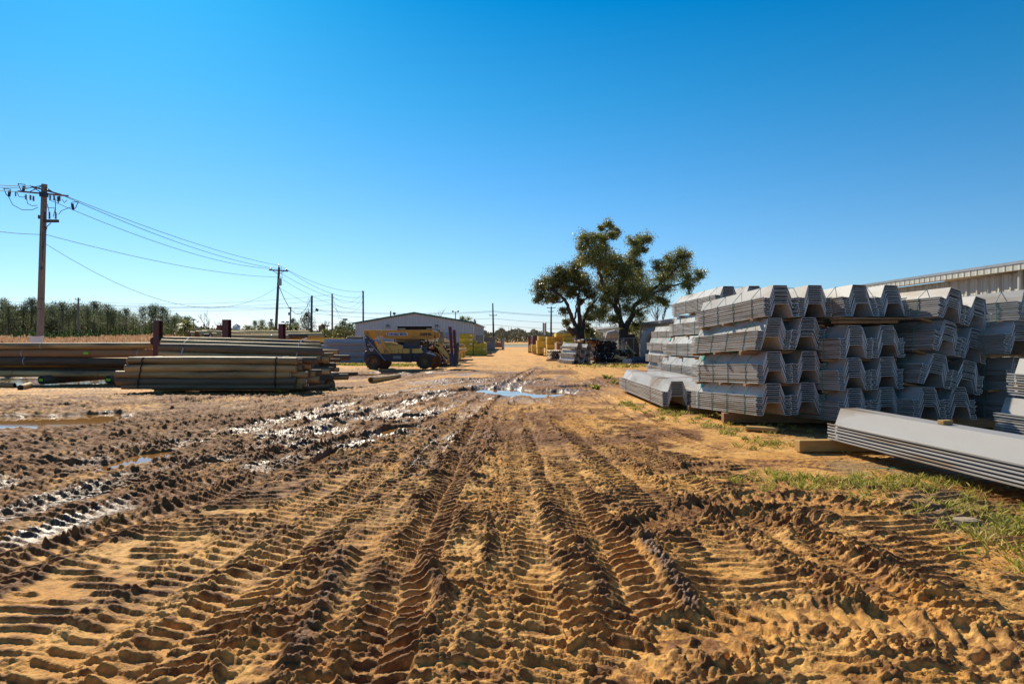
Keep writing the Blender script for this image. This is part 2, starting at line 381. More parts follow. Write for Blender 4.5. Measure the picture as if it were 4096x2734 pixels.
roll([(2180, 1480), (2040, 1380), (1900, 1300), (1820, 1240), (1790, 1205)], .07, .075, .2, .45, 5)
roll([(1190, 1230), (1120, 1180), (1130, 1240), (1105, 1330)], .05, .04, 0, .6, 6)
roll([(0, 1160), (250, 1115), (420, 1075), (560, 1040), (700, 985)], .12, .07, .5, .85, 7)
roll([(560, 1045), (680, 1010), (800, 965), (880, 930)], .1, .05, .6, .8, 8)
# scattered clods and fine crumbs
scat = sst(.12, .55, fbm(X*.8, Y*.8, 3, 61))*(Y < 40)
f1c, f2c, idc = cell(5.2, 7)
big = np.clip(1-f1c*2.6, 0, 1)**.5*(idc > .80)
f1d, f2d, idd = cell(60.0, 8); clC = np.clip(1-f1d*1.5, 0, 1)**.6*(idd > .5)*(Y < 9)
LM = sst(0, -2, X+.0*Y)*sst(6.5, 9, Y)*(1-sst(19, 21, Y))
scat = np.maximum(scat, LM*.8)*(1-.7*sst(-.3, .5, X)*(1-sst(5, 6.5, Y)))
H += .020*clA*(.05+.95*scat)*(ida > .82)+.006*clB*(.08+.92*scat)+.026*big*scat+.8*(.0035*clC+.0035*fbm(X*22, Y*22, 3, 62)*(Y < 14))+LM*(.042*(1-2.2*np.abs(fbm(X*1.3+Y*.4, Y*2.6, 4, 63)))+.032*np.clip(1-worley(X*3.3, Y*4.2, 65)[0]*1.6, 0, 1)**.6)
DARK = np.maximum(DARK, LM*(.50+1.0*fbm(X*.9, Y*2.4, 4, 64)))
DARK = np.maximum(DARK, .75*scat*clA*(ida > .6)); DARK = np.maximum(DARK, .5*CL*clump)
# mid distance band of churned dark mud crossing the yard, dry sand beyond
bandc = np.exp(-((Y-28)/7.5)**2)*sst(-14, -6, X)*(1-sst(5.5, 9, X)); bandn = sst(-.25, .35, fbm(X*.5, Y*.35, 4, 71))
DARK = np.maximum(DARK, .95*bandc*bandn); H += .09*bandc*bandn*(clA*.5+.5*fbm(X*2.4, Y*2, 3, 72)); WET = np.maximum(WET, .8*bandc*sst(.05, .5, fbm(X*.9+5, Y*.5, 3, 73)))
# wet sheen zones : (overview u, v, radius x, radius y, strength)
for (u, v, rx, ry, s) in [(1180, 893, 3.4, 5.5, 1.0), (1060, 905, 1.6, 3.0, .9), (860, 955, 1.3, 2.2, .8), (900, 985, .9, 1.6, 1.), (700, 1010, 1.2, 2.2, .9), (760, 1000, 1.0, 1.6, .8), (760, 960, .8, 1.6, .9), (150, 960, 3.2, .9, .4), (300, 1060, 1.1, .8, .6), (560, 900, 9, 1.6, .35), (300, 885, 9, 2.0, .6), (860, 856, 7, 3.0, .9),
                       (1080, 875, 3.0, 2.6, .8), (1330, 885, 1.6, 2.8, .7), (100, 1160, 1.6, .8, .35), (1250, 870, 2.0, 3.0, .7), (20, 1060, 1.5, .3, .5)]:
    cx, cy = GU(u, v); q = np.exp(-(((X-cx)/rx)**2+((Y-cy)/ry)**2)**1.3)
    WET = np.maximum(WET, s*q*sst(-.5, .25, fbm(X*1.6, Y*1.3, 4, 81))); DARK = np.maximum(DARK, .72*s*q)
# pale smooth sand
for (u, v, rx, ry, s) in [(150, 1400, .35, .9, .9), (420, 1240, .3, .8, .7), (1640, 1010, .9, 2.4, .9), (1500, 930, 1, 3, .9), (1500, 1100, 1.6, .6, .5), (2200, 1260, .5, .6, 1), (1900, 1130, .7, .3, .6), (700, 1180, .8, .5, .4), (1200, 815, 5, 25, .9), (300, 905, 5, .8, .5)]:
    cx, cy = GU(u, v); q = np.exp(-(((X-cx)/rx)**2+((Y-cy)/ry)**2)); q = q*s*sst(-.4, .3, fbm(X*1.4, Y*1.4, 4, 91))
    DARK = DARK*(1-.9*q)
    H = H*(1-.2*q)
# puddles
PUD = [  # name, outline points (overview), level
    ('a', [(1090, 897, .65), (1130, 893, .75), (1180, 898, .85), (1225, 901, 1.05), (1262, 899, .55)], -.055),
    ('b', [(-200, 975, 1.1), (0, 972, 1.1), (90, 969, 1.0), (170, 962, .8), (230, 953, .4)], -.005),
    ('c', [(215, 1085, .09), (260, 1074, .17), (310, 1062, .24), (350, 1048, .24), (385, 1040, .16)], .0),
    ('d', [(880, 998, .12), (915, 988, .28), (945, 981, .22)], -.015),
    ('e', [(725, 1072, .05), (750, 1050, .12), (775, 1035, .10)], -.03),
    ('f', [(930, 961, .1), (955, 957, .22)], -.03),
    ('g', [(-300, 872, 2.6), (0, 874, 2.6), (130, 872, 2.4), (270, 868, 2.0), (420, 868, 1.6)], -.045),
    ('h', [(780, 858, 1.6), (850, 856, 1.5), (930, 855, 1.0)], -.06),
    ('i', [(1320, 888, .5), (1345, 884, .5)], -.055),
    ('j', [(745, 962, .25), (790, 955, .25)], -.03)]
pools = []
for nm, pts, lev in PUD:
    path = [GU(p[0], p[1]) for p in pts]; rr = [p[2] for p in pts]
    f = np.full(len(X), -9.0)
    mr = max(rr)*1.6+.3
    px = np.array([p[0] for p in path]); py = np.array([p[1] for p in path])
    I = np.nonzero((X > px.min()-mr) & (X < px.max()+mr) & (Y > py.min()-mr) & (Y < py.max()+mr))[0]
    ff = np.full(len(I), -9.0)
    for i in range(len(path)-1):
        a = np.array(path[i]); b = np.array(path[i+1]); ab = b-a; L2 = ab@ab
        t = np.clip(((X[I]-a[0])*ab[0]+(Y[I]-a[1])*ab[1])/L2, 0, 1)
        dd = np.hypot(X[I]-a[0]-t*ab[0], Y[I]-a[1]-t*ab[1]); r = rr[i]+(rr[i+1]-rr[i])*t
        ff = np.maximum(ff, (r-dd)/r)
    ff += (.55 if nm == 'a' else .30)*fbm(X[I]*(1.3 if mr < 2 else .7), Y[I]*(1.3 if mr < 2 else .7), 4, 101)
    m = sst(-.35, .05, ff)
    H[I] = H[I]*(1-m*.8)+m*(lev-.05)
    rim = np.exp(-((ff+.50)/.16)**2); H[I] += rim*.010
    out_ = sst(-.25, -.6, ff)
    WET[I] = np.maximum(WET[I], .85*sst(-.55, -.1, ff)*(.55+.6*fbm(X[I]*3, Y[I]*2, 3, 103))); DARK[I] = np.maximum(DARK[I], .8*sst(-.7, -.1, ff))
    pools.append((px.min()-max(rr)*1.15, px.max()+max(rr)*1.15, py.min()-max(rr)*1.15, py.max()+max(rr)*1.15, lev, path, rr))
# keep the feet of stacks level
def flat(x0, x1, y0, y1, k=.35):
    global H
    q = sst(x0-.6, x0, X)*(1-sst(x1, x1+.6, X))*sst(y0-.6, y0, Y)*(1-sst(y1, y1+.6, Y)); H = H*(1-q*(1-k))
flat(3.2, 16, 8.0, 22, .25); flat(-30, -3.2, 19, 27, .5)
# leaf litter and turf strip at the right
strip = sst(.0, .6, X-(2.6+.13*Y)+.3*fbm(X*.9, Y*.9, 3, 111)-(Y < 7)*(.1*(7-Y)))*(Y < 17)*(Y > 2.6)
GREEN = np.zeros(len(X)); GREEN = np.maximum(GREEN, strip*sst(-.2, .3, fbm(X*1.2, Y*1.2, 3, 112)))
H += .010*GREEN*fbm(X*14, Y*14, 3, 113)
fld = np.zeros(n_pts); fld[:] = 0
far = sst(48, 60, GY)*(1-sst(-16, -13, GX-(-.0)*GY))
fld = far
Hall = np.zeros(n_pts); Hall[near] = H*(1-sst(45, 72, Y))
big_w = np.zeros(n_pts); big_w[near] = np.clip(WET, 0, 1)
dk = np.full(n_pts, .12); dk[near] = np.clip(DARK, 0, 1); gr = np.zeros(n_pts); gr[near] = np.clip(GREEN, 0, 1)
nrw, nc = D.shape
ii = np.arange(nrw*nc).reshape(nrw, nc)
quads = np.stack([ii[:-1, :-1].ravel(), ii[:-1, 1:].ravel(), ii[1:, 1:].ravel(), ii[1:, :-1].ravel()], 1)
def gmat():
    m, nt, bs = newmat('churned_yard_mud'); N = nt.nodes; L = nt.links
    def at(n): a = N.new('ShaderNodeAttribute'); a.attribute_name = n; return a.outputs['Fac']
    def noise(sc, det=6, ro=.6, st=(1, 1, 1)):
        tc = N.new('ShaderNodeTexCoord'); mp = N.new('ShaderNodeMapping'); mp.inputs['Scale'].default_value = st
        L.new(tc.outputs['Object'], mp.inputs[0]); n = N.new('ShaderNodeTexNoise'); n.inputs['Scale'].default_value = sc
        n.inputs['Detail'].default_value = det; n.inputs['Roughness'].default_value = ro; L.new(mp.outputs[0], n.inputs['Vector']); return n.outputs['Fac']
    def math_(op, a, b=None, clamp=False):
        n = N.new('ShaderNodeMath'); n.operation = op; n.use_clamp = clamp
        for i, q in enumerate((a, b)):
            if q is None: continue
            if isinstance(q, (int, float)): n.inputs[i].default_value = q
            else: L.new(q, n.inputs[i])
        return n.outputs[0]
    def mix(f, a, b):
        n = N.new('ShaderNodeMix'); n.data_type = 'RGBA'
        L.new(f, n.inputs[0]) if not isinstance(f, float) else setattr(n.inputs[0], 'default_value', f)
        for k, q in ((6, a), (7, b)):
            if isinstance(q, tuple): n.inputs[k].default_value = (*q, 1)
            else: L.new(q, n.inputs[k])
        return n.outputs[2]
    def ramp(f, p0, p1):
        n = N.new('ShaderNodeMapRange'); n.inputs[1].default_value = p0; n.inputs[2].default_value = p1; n.clamp = True; n.interpolation_type = 'SMOOTHSTEP'
        L.new(f, n.inputs[0]); return n.outputs[0]
    n1 = noise(1.3, 8, .65); n2 = noise(9, 8, .65); n3 = noise(45, 4, .6)
    sand = mix(ramp(n1, .35, .65), (.62, .29, .055), (.74, .42, .12))
    sand = mix(ramp(n2, .40, .75), sand, (.42, .185, .04))
    mud = mix(ramp(n2, .3, .7), (.25, .105, .030), (.145, .058, .018))  # real mud tones, used as well for the painted shading of tread bars
    dk_ = math_('ADD', math_('MULTIPLY', at('dark'), 1.25), math_('MULTIPLY', math_('SUBTRACT', n2, .5), .9))
    dk_ = math_('ADD', dk_, math_('MULTIPLY', math_('SUBTRACT', n3, .5), .5))
    c = mix(ramp(dk_, .13, .90), sand, mud)
    c = mix(ramp(math_('ADD', math_('MULTIPLY', at('wet'), .9), math_('MULTIPLY', math_('SUBTRACT', n2, .5), .4)), .3, .9), c, (.12, .060, .028))
    litter = mix(ramp(n3, .35, .65), (.16, .10, .05), (.33, .24, .12))
    c = mix(math_('MULTIPLY', at('green'), .75), c, litter)
    c = mix(at('field'), c, (.36, .19, .07))
    L.new(c, bs.inputs['Base Color'])
    wr = ramp(math_('ADD', at('wet'), math_('ADD', math_('MULTIPLY', math_('SUBTRACT', n2, .5), .9), math_('MULTIPLY', math_('SUBTRACT', n3, .5), .9))), .30, .95)
    mr = N.new('ShaderNodeMapRange'); L.new(wr, mr.inputs[0]); mr.inputs[3].default_value = .82; mr.inputs[4].default_value = .40
    L.new(mr.outputs[0], bs.inputs['Roughness'])
    sp = N.new('ShaderNodeMapRange'); L.new(wr, sp.inputs[0]); sp.inputs[3].default_value = .25; sp.inputs[4].default_value = .5
    L.new(sp.outputs[0], bs.inputs['Specular IOR Level'])
    b1 = N.new('ShaderNodeBump'); b1.inputs['Distance'].default_value = .016; b1.inputs['Strength'].default_value = .75
    hh = math_('ADD', math_('MULTIPLY', n3, .8), math_('MULTIPLY', noise(120, 3, .6), .35)); L.new(hh, b1.inputs['Height']); L.new(b1.outputs[0], bs.inputs['Normal'])
    return m
me = np_mesh('ground', np.stack([GX, GY, Hall], 1), quads, gmat())
for nm, arr in (('wet', big_w), ('dark', dk), ('green', gr), ('field', fld)):
    a = me.attributes.new(nm, 'FLOAT', 'POINT'); a.data.foreach_set('value', arr.astype(np.float32))
tag(link('ground', me), kind='structure')
def ghq(x, y):
    """height of the ground near a point"""
    d2 = (X-x)**2+(Y-y)**2; return float(H[int(np.argmin(d2))])
# water
wm, nt, bs = newmat('muddy_water'); bs.inputs['Base Color'].default_value = (.30, .145, .04, 1); bs.inputs['Roughness'].default_value = .03
nz = nt.nodes.new('ShaderNodeTexNoise'); nz.inputs['Scale'].default_value = 7; bp = nt.nodes.new('ShaderNodeBump'); bp.inputs['Strength'].default_value = .05; bp.inputs['Distance'].default_value = .01
tc = nt.nodes.new('ShaderNodeTexCoord'); nt.links.new(tc.outputs['Object'], nz.inputs['Vector']); nt.links.new(nz.outputs['Fac'], bp.inputs['Height']); nt.links.new(bp.outputs[0], bs.inputs['Normal'])
for (x0, x1, y0, y1, lev, path, rr) in pools:
    # outline: union hull of circles sampled as a ring of points round each capsule chain
    ang = []; b = MB(); L_ = []; R_ = []
    P_ = [Vector((p[0], p[1])) for p in path]
    for i, p in enumerate(P_):
        t = (P_[min(i+1, len(P_)-1)]-P_[max(i-1, 0)]).normalized(); n = Vector((-t.y, t.x)); k = rr[i]*1.25
        L_.append((p+n*k)); R_.append((p-n*k))
    t0 = (P_[1]-P_[0]).normalized(); t1 = (P_[-1]-P_[-2]).normalized()
    ring = [P_[0]-t0*rr[0]*1.2]+L_+[P_[-1]+t1*rr[-1]*1.2]+R_[::-1]
    b.v = [(q.x, q.y, lev) for q in ring]; b.f = [tuple(range(len(ring)))[::-1]]; b.m = [0]
    tag(b.build('puddle_water', wm), kind='structure')
# ------------------------------------------------------------------ sheet piles
FL, WB, TP, HH, TH, PT = .118, .080, .254, .220, .0075, .0355
PER = FL*2+WB*2+TP; PER_ = PER
def hat_outline():
    c = [(0, .012), (.004, 0), (FL*.5, .004), (FL*.62, -.004), (FL, 0), (FL+WB, HH), (FL+WB+TP, HH), (FL+2*WB+TP, 0), (PER_-FL*.62, -.004), (PER_-FL*.5, .004), (PER-.004, 0), (PER, .012)]
    n = len(c); up = []; dn = []
    for i in range(n):
        a = Vector(c[max(i-1, 0)]); b = Vector(c[min(i+1, n-1)]); p = Vector(c[i])
        d1 = (p-a).normalized() if i > 0 else (b-p).normalized(); d2 = (b-p).normalized() if i < n-1 else d1
        t = (d1+d2).normalized(); nn = Vector((-t.y, t.x)); k = TH/2/max(.5, nn.dot(Vector((-d1.y, d1.x))))
        up.append(p+nn*k); dn.append(p-nn*k)
    return up+dn[::-1], c
HO, HC = hat_outline()
_sm = {}
def sheet_mesh(L):
    key = round(L, 2)
    if key not in _sm:
        b = MB(); n = len(HO); vs = [(p.x, 0, p.y) for p in HO]+[(p.x, L, p.y) for p in HO]
        h = n//2
        fs = [(i, (i+1), i+1+n, i+n) for i in range(n-1)]+[(n-1, 0, n, 2*n-1)]
        for i in range(h-1):
            fs.append((i, n-1-i, n-2-i, i+1)); fs.append((i+n, i+1+n, 2*n-2-i, 2*n-1-i))
        b.add(vs, fs)
        for x in (.003, PER-.003): b.box((x, L/2, .010), (.013, L+.002, .017))
        b.m = [0]*len(b.m)
        for k_, f_ in enumerate(b.f):
            ys_ = {round(b.v[i_][1], 3) for i_ in f_}
            if len(ys_) == 1: b.m[k_] = 1
        me = b.mesh('sheet', [M['vinyl'], M['vinyl_edge']]); _sm[key] = me
    return _sm[key]
SHG = 'strapped bundles of grey sheet piles in the tall stack'
def bundle(label, x, y, z, yaw=10, L=2.6, n=10, hats=2, shear=0.0, pitch=-2.5, roll=0, straps='strap_g', ks=(.15, .4, .63, .86), group=SHG, name='sheet_pile_bundle', fan=0.0, tags=None, lab2=None):
    r = empty(name, (x, y, z), R(yaw), label, 'sheet piles', group)
    r.rotation_euler = (R(pitch), R(roll), R(yaw))
    me = sheet_mesh(L)
    q = random.Random(int(abs(x*1000+z*77+y*31)))
    for h in range(hats):
        for i in range(n):
            o = link('sheet', me, r, (h*PER*1.005+shear*i+q.uniform(-.004, .004), q.uniform(-.022, .022), i*PT+(h % 2)*.008+q.uniform(-.002, .002)))
            o.rotation_euler = (0, R(fan*i+q.uniform(-.35, .35)), R(q.uniform(-.12, .12)))
    T = (n-1)*PT; s = shear*(n-1); W_ = hats*PER
    if straps:
        for k in ks:
            b = MB(); yk = k*L
            pts = [(-.012, yk, -.012), (-.012+s, yk, T+.02), (FL+WB+s, yk+.03, T+HH+.008), (FL+WB+TP+s, yk+.03, T+HH+.008)]
            if hats == 2: pts += [(PER+FL+WB+s, yk+.03, T+HH+.014), (PER+FL+WB+TP+s, yk+.03, T+HH+.014)]
            pts += [(W_+.012+s, yk, T+.02), (W_+.012, yk, -.012), (-.012, yk, -.012)]
            b.tube(pts, .0055, 5); b.build('strap', M[straps], r)
    if tags:
        for (m, yk, zz) in tags:
            b = MB(); b.box((0, 0, 0), (.004, .16, .14)); o = b.build('tag', M[m], r); a = math.atan2(WB, HH)
            o.location = (FL+WB*zz+s-.008, yk, T+HH*zz); o.rotation_euler = (0, a, 0)
    return r
def at(fx, fy, d): return (WX(fx, d), d, WZ(fy, d))
def bun(label, fx, fy, d, **k):
    x, y, z = at(fx, fy, d); return bundle(label, x, y, z, **k)
cols = [
 ('near end column', [  # label, fx, fy, d, kw
  ('grey sheet pile bundle, bottom layer of the column nearest the road, green strapped', 3027, 1661, 11.75, dict(tags=[('strap_g', 2.4, .75)])),
  ('grey sheet pile bundle, second layer from the ground in the column nearest the road', 3031, 1533, 11.75, dict(tags=[('strap_g', 2.4, .75)])),
  ('slanted grey sheet pile bundle, third layer up nearest the road, ends leaning right', 3018, 1397, 11.75, dict(shear=.007, roll=0, pitch=-2.8)),
  ('grey sheet pile bundle on top of the column nearest the road, dipping away', 3058, 1264, 11.75, dict(pitch=-3.8, yaw=11))]),
 ('second column', [
  ('grey sheet pile bundle in the bottom layer, right behind the flat foreground sheets', 3358, 1684, 11.5, dict(yaw=14)),
  ('grey sheet pile bundle in the second layer, second column from the road', 3356, 1560, 11.5, dict(yaw=14)),
  ('grey sheet pile bundle in the third layer, second column from the road, under two planks', 3361, 1431, 11.5, dict(yaw=14)),
  ('loosely fanned grey sheet pile bundle on top of the second column from the road', 3385, 1263, 11.7, dict(shear=-.007, n=10, yaw=13, pitch=-3, fan=.1))]),
 ('third column', [
  ('muddy grey sheet pile bundle in the bottom layer, second from the dark right corner', 3655, 1676, 11.5, dict(shear=.0, roll=2, yaw=14)),
  ('sagging grey sheet pile bundle tipped to the right in the second layer', 3672, 1528, 11.6, dict(roll=11, shear=.004, yaw=12)),
  ('grey sheet pile bundle tipped right in the third layer, below the sunlit one', 3733, 1395, 11.5, dict(roll=12, yaw=21)),
  ('sunlit grey sheet pile bundle tipped right on top of the stack before the warehouse', 3751, 1262, 11.5, dict(roll=12.5, yaw=21))]),
 ('fourth column', [
  ('grey sheet pile bundle in the dark bottom right corner of the stack', 4030, 1684, 11.8, dict(yaw=20)),
  ('shaded grey sheet pile bundle in the second layer at the right edge', 4030, 1556, 11.8, dict(yaw=20)),
  ('shaded grey sheet pile bundle in the third layer at the right edge', 4021, 1412, 11.4, dict(yaw=12)),
  ('sunlit grey sheet pile bundle in the top layer at the right edge', 4074, 1276, 12.4, dict(yaw=20))])]
dun = []
for cn, L_ in cols:
    for (lab, fx, fy, d, kw) in L_:
        kw = dict(kw); bun(lab, fx, fy, d, **kw)
        x, y, z = at(fx, fy, d); dun.append((x, y, z, kw.get('yaw', 10), kw.get('roll', 0), kw.get('pitch', -2.5), 2.6, 2))
# second rank, farther back on the left
for i, (xf, z, lab) in enumerate([(4.50, .52, 'bottom layer'), (4.67, 1.11, 'second layer'), (4.85, 1.70, 'third layer'), (4.93, 2.32, 'top layer')]):
    bundle('grey sheet pile bundle in the %s of the longer middle rank' % lab, xf+.1, 16.9, z+.02, yaw=1.6, L=4.1, pitch=-.6, ks=(.1, .35, .62, .88), tags=[('strap_g', 3.9, .7)] if i in (1,) else None, group='sheet pile bundles in the middle rank')
    dun.append((xf+.1, 16.9, z, 1.6, 0, -.6, 4.1, 2))
bundle('grey sheet pile bundle on top of the middle rank, right of the other long one', 4.93+1.46, 17.1, 2.34, yaw=1.6, L=4.1, pitch=-.6, group='sheet pile bundles in the middle rank')
for i, (fx, z, lab) in enumerate([(2584, .12, 'lowest'), (2584, .60, 'second lowest'), (2589, 1.09, 'second highest'), (2607, 1.57, 'highest')]):
    bundle('small distant grey sheet pile bundle, %s in the rear rank beside the fence' % lab, WX(fx, 30)+.02, 26, z, yaw=.5, L=4.0, n=9, pitch=0, ks=(.3, .7), group='sheet pile bundles in the rear rank')
# low pair lying in front on the grass
bundle('low grey sheet pile bundle with orange straps lying alone on the ground by the road', 3.30, 14.95, .10, yaw=.8, L=5.5, n=10, pitch=0, roll=-1, straps='strap_o', ks=(.22, .80), group=None)
b_ = empty('wood_block'); 
COL.objects.unlink(b_); bpy.data.objects.remove(b_)
# flat lying sheets in the foreground right
FGx, FGy = 5.10, 4.04
fg = bundle('flat stack of six long sunlit grey sheets lying in the right foreground', FGx, FGy, .185, yaw=6.8, L=5.6, n=6, hats=1, pitch=0, straps=None, group=None, name='sheet_pile_stack')
for c in fg.children:
    c.location.z *= 1.16
for k, (lab, yy) in enumerate([('small wood block lying on the foreground sheets near their far end', 3.75), ('small wood block lying on the foreground sheets nearer the camera', 1.95+.35)]):
    b = MB(); b.box((0, 0, 0), (.13, .09, .045)); o = b.build('wood_block', M['timber_new'], bevel=.004)
    v = Matrix.Rotation(R(6.8), 4, 'Z') @ Vector((FL+WB+.10, yy, 5*PT*1.16+HH+.028)); o.location = (FGx+v.x, FGy+v.y, .185+v.z); o.rotation_euler = (0, 0, R(12+40*k))
    tag(o, lab, 'block')
bundle('grey sheet pile bundle at the right edge low down, in blue shade', 7.44, 4.7, .25, yaw=7, L=5.0, n=9, hats=2, pitch=0, straps=None, group='sheet pile bundles at the right edge')
bundle('grey sheet pile bundle at the right edge with sunlit stripes on its side', 7.62, 4.7, .80, yaw=7, L=5.0, n=9, hats=2, pitch=0, straps=None, group='sheet pile bundles at the right edge')
# dunnage
def beam(label, p0, p1, w, h, mat='timber', cat='timber', group=None, name='timber_beam', bev=.008):
    p0 = Vector(p0); p1 = Vector(p1); d = p1-p0; b = MB(); b.box((0, 0, 0), (d.length, w, h)); o = b.build(name, M[mat], bevel=bev)
    o.location = (p0+p1)/2; o.rotation_euler = d.to_track_quat('X', 'Z').to_euler(); return tag(o, label, cat, group)
for (x, y, z, yaw, roll, pit, L, hats) in dun:
    if z < .35: continue
    for k in (.12, .5, .88):
        m = Matrix.Rotation(R(yaw), 4, 'Z') @ Matrix.Rotation(R(roll), 4, 'Y') @ Matrix.Rotation(R(pit), 4, 'X')
        a = m @ Vector((-.05+rng.uniform(-.05, .03), k*L, -.034)); c = m @ Vector((hats*PER+.03, k*L+rng.uniform(-.1, .1), -.034))
        beam('short timber spacer between two layers of strapped sheet pile bundles', Vector((x, y, z))+a, Vector((x, y, z))+c, .09, .040, 'timber', 'spacer', 'timber spacers between the sheet pile layers', 'timber_spacer', .003)
beam('yellow square timber jutting out under the flat foreground sheets', (3.99, 9.55, .095), (6.3, 9.7, .095), .16, .16, 'timber_new')
beam('long brown timber under the near end of the sheet pile stack', (3.95, 12.8, .11), (8.4, 12.6, .12), .18, .18)
beam('brown timber under the far end of the front stack, cut end facing the grass', (3.73, 14.5, .085), (8.4, 14.5, .10), .17, .165)
beam('brown timber in the shade under the right half of the stack', (6.4, 12.3, .09), (10.5, 12.0, .10), .17, .17)
beam('short round edged offcut propped below the long brown timber', (4.02, 11.75, .05), (4.48, 11.45, .06), .16, .08, 'timber_new', 'timber', bev=.03)
beam('shim board lying under the short offcut beside the grass', (4.12, 11.95, .012), (4.7, 11.75, .02), .15, .03, 'timber')
beam('plank laid across the third layer of sheets below the top bundle', WP(3345, 1274, 11.55), WP(3633, 1273, 11.9), .2, .035, 'timber')
beam('second plank just under the upper one on the third layer of sheets', WP(3340, 1288, 11.6), WP(3575, 1287, 11.9), .2, .05, 'timber')
beam('round edged timber across the second layer of sheets, cut end toward the road', WP(2960, 1413, 12.1), WP(3290, 1402, 12.3), .10, .07, 'timber')
for i, (x, y, l, a) in enumerate([(4.75, 8.35, .75, 12), (5.15, 7.6, .55, -8), (4.85, 8.9, .3, 60)]):
    b = MB(); b.box((0, 0, 0), (l, .02, .004)); o = b.build('strap_scrap', M['strap_g']); o.location = (x, y, ghq(x, y)+.012); o.rotation_euler = (0, 0, R(a))
    tag(o, ['long green strap scrap in the shade below the foreground sheets', 'shorter green strap scrap nearest the camera under the sheets', 'tiny green strap scrap behind the other two scraps'][i], 'strap', 'green strap scraps on the ground')
M['stone'] = nmat('sandy_stone', (.40, .31, .20), (.30, .23, .15), 9, .9, .4)
# flat stone in the grass
b = MB(); b.tube([(0, 0, 0), (0, 0, .03), (0, 0, .04)], [.13, .12, .07], 7); o = b.build('flat_stone', M['stone']); sx, sy = GU(2218, 1198); o.location = (sx, sy, ghq(sx, sy)-.005); o.scale = (1, .7, 1); tag(o, 'flat pale stone lying at the edge of the grass', 'stone')

# ------------------------------------------------------------------ poles lying in piles
def log(label, p0, p1, r, mat='pole', end='endgrain', group=None, name='wood_pole', bend=.0, tags=(), r2=None, cat='pole', bands=()):
    p0 = Vector(p0); p1 = Vector(p1); d = p1-p0; L = d.length; b = MB(); q = random.Random(int(L*1000+p0.z*997+p0.x*13))
    n = 9; pts = []; rr = []
    bz = q.uniform(-1, 1)*.006*L+bend; by = q.uniform(-1, 1)*.005*L
    for i in range(n):
        t = i/(n-1); pts.append((-L/2+L*t, by*math.sin(math.pi*t), bz*math.sin(math.pi*t)+q.uniform(-1, 1)*r*.02)); rr.append((r+((r2 or r*.94)-r)*t)*q.uniform(.985, 1.015))
    e = .012 if r > .05 else .004
    pts = [(-L/2-e, 0, 0)]+pts+[(L/2+e, 0, 0)]; rr = [rr[0]*.93]+rr+[rr[-1]*.93]
    b.tube(pts, rr, 14, 0, True, 1)
    o = b.build(name, [M[mat], M[end]], smooth=True)
    o.location = (p0+p1)/2; o.rotation_euler = d.to_track_quat('X', 'Z').to_euler(); tag(o, label, cat, group)
    for (m, t, ang, sx, sy) in tags:      # label along the side or at an end (t<0 or >1)
        tb = MB()
        if 0 <= t <= 1:
            tb.box((0, 0, 0), (sx, .006, sy)); k = tb.build('tag', M[m], o); rl = r*1.0+.004
            k.location = (-L/2+L*t, -rl*math.cos(ang), rl*math.sin(ang)+bz*math.sin(math.pi*t)); k.rotation_euler = (-ang, 0, 0)
        else:
            tb.box((0, 0, 0), (.006, sx, sy)); k = tb.build('tag', M[m], o); k.location = ((-L/2-e-.004) if t < 0 else (L/2+e+.004), 0, 0); k.rotation_euler = (ang, 0, 0)
    for (m, t) in bands:
        tb = MB(); tb.tube([(-L/2+L*t-.012, by*math.sin(math.pi*t), bz*math.sin(math.pi*t)), (-L/2+L*t+.012, by*math.sin(math.pi*t), bz*math.sin(math.pi*t))], r*1.025, 14, cap=False); tb.build('band', M[m], o)
    return o
# long poles running out of frame on the left
G1 = 'long poles lying in the rack at the left edge'
def lp(label, fy, d, r, x1f=620, x0f=-700, **k): return log(label, WP(x0f, fy-2, d), WP(x1f, fy, d), r, group=G1, **k)
lp('top front pole of the left rack, brown with one white band', 1381, 23.6, .118, mat='pole', bands=[('strap_w', .66)])
lp('orange brown pole second from the top of the left rack, lime label on its side', 1413, 23.5, .135, x1f=628, mat='pole_red', tags=[('lime', .793, 0.1, .17, .07)], bands=[('strap_w', .595), ('strap_w', .945)])
lp('blackened pole third from the top of the left rack', 1450, 23.5, .155, x1f=560, mat='pole_dark', bands=[('strap_w', .64)])
lp('thin dark pole partly hidden below the blackened one in the left rack', 1476, 23.9, .085, x1f=540, mat='pole_dark', bands=[('strap_b', .8)])
lp('bottom pole of the left rack spanning the puddle, orange band', 1494, 23.4, .115, x1f=480, mat='pole', bands=[('strap_o', .64), ('strap_o', .93)])
for j in range(3):
    for i, (fy, r) in enumerate([(1388, .12), (1416, .13), (1450, .14), (1482, .12)]):
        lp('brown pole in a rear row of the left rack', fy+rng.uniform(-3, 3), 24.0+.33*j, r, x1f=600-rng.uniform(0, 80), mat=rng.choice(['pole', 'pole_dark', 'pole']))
for lab, fx, fy, r in [('short dark bearer pole standing in water under the left rack, lime label on its end', 170, 1519, .155), ('dark bearer pole end with lime label beside the front bundle', 440, 1518, .145)]:
    x, y, z = at(fx, fy, 23.0); log(lab, (x-.05, y, z), (x+.75, y+3.2, z), r, 'pole_dark', 'endgrain_black', tags=[('lime', -1, 0, .17, .085)], name='bearer_pole')
x, y, z = at(-15, 1540, 22.0); log('thin cut pole lying in the mud at the left edge', (x-1, y+.1, z), (x+.58, y, z), .085, 'pole', 'endgrain_black')
x, y, z = at(85, 1545, 21.3); log('stubby pale pole offcut lying in mud with its dark end toward the camera', (x+.08, y-.15, .06), (x-.12, y+.55, .10), .095, 'pole_tan', 'endgrain_black', name='pole_offcut')
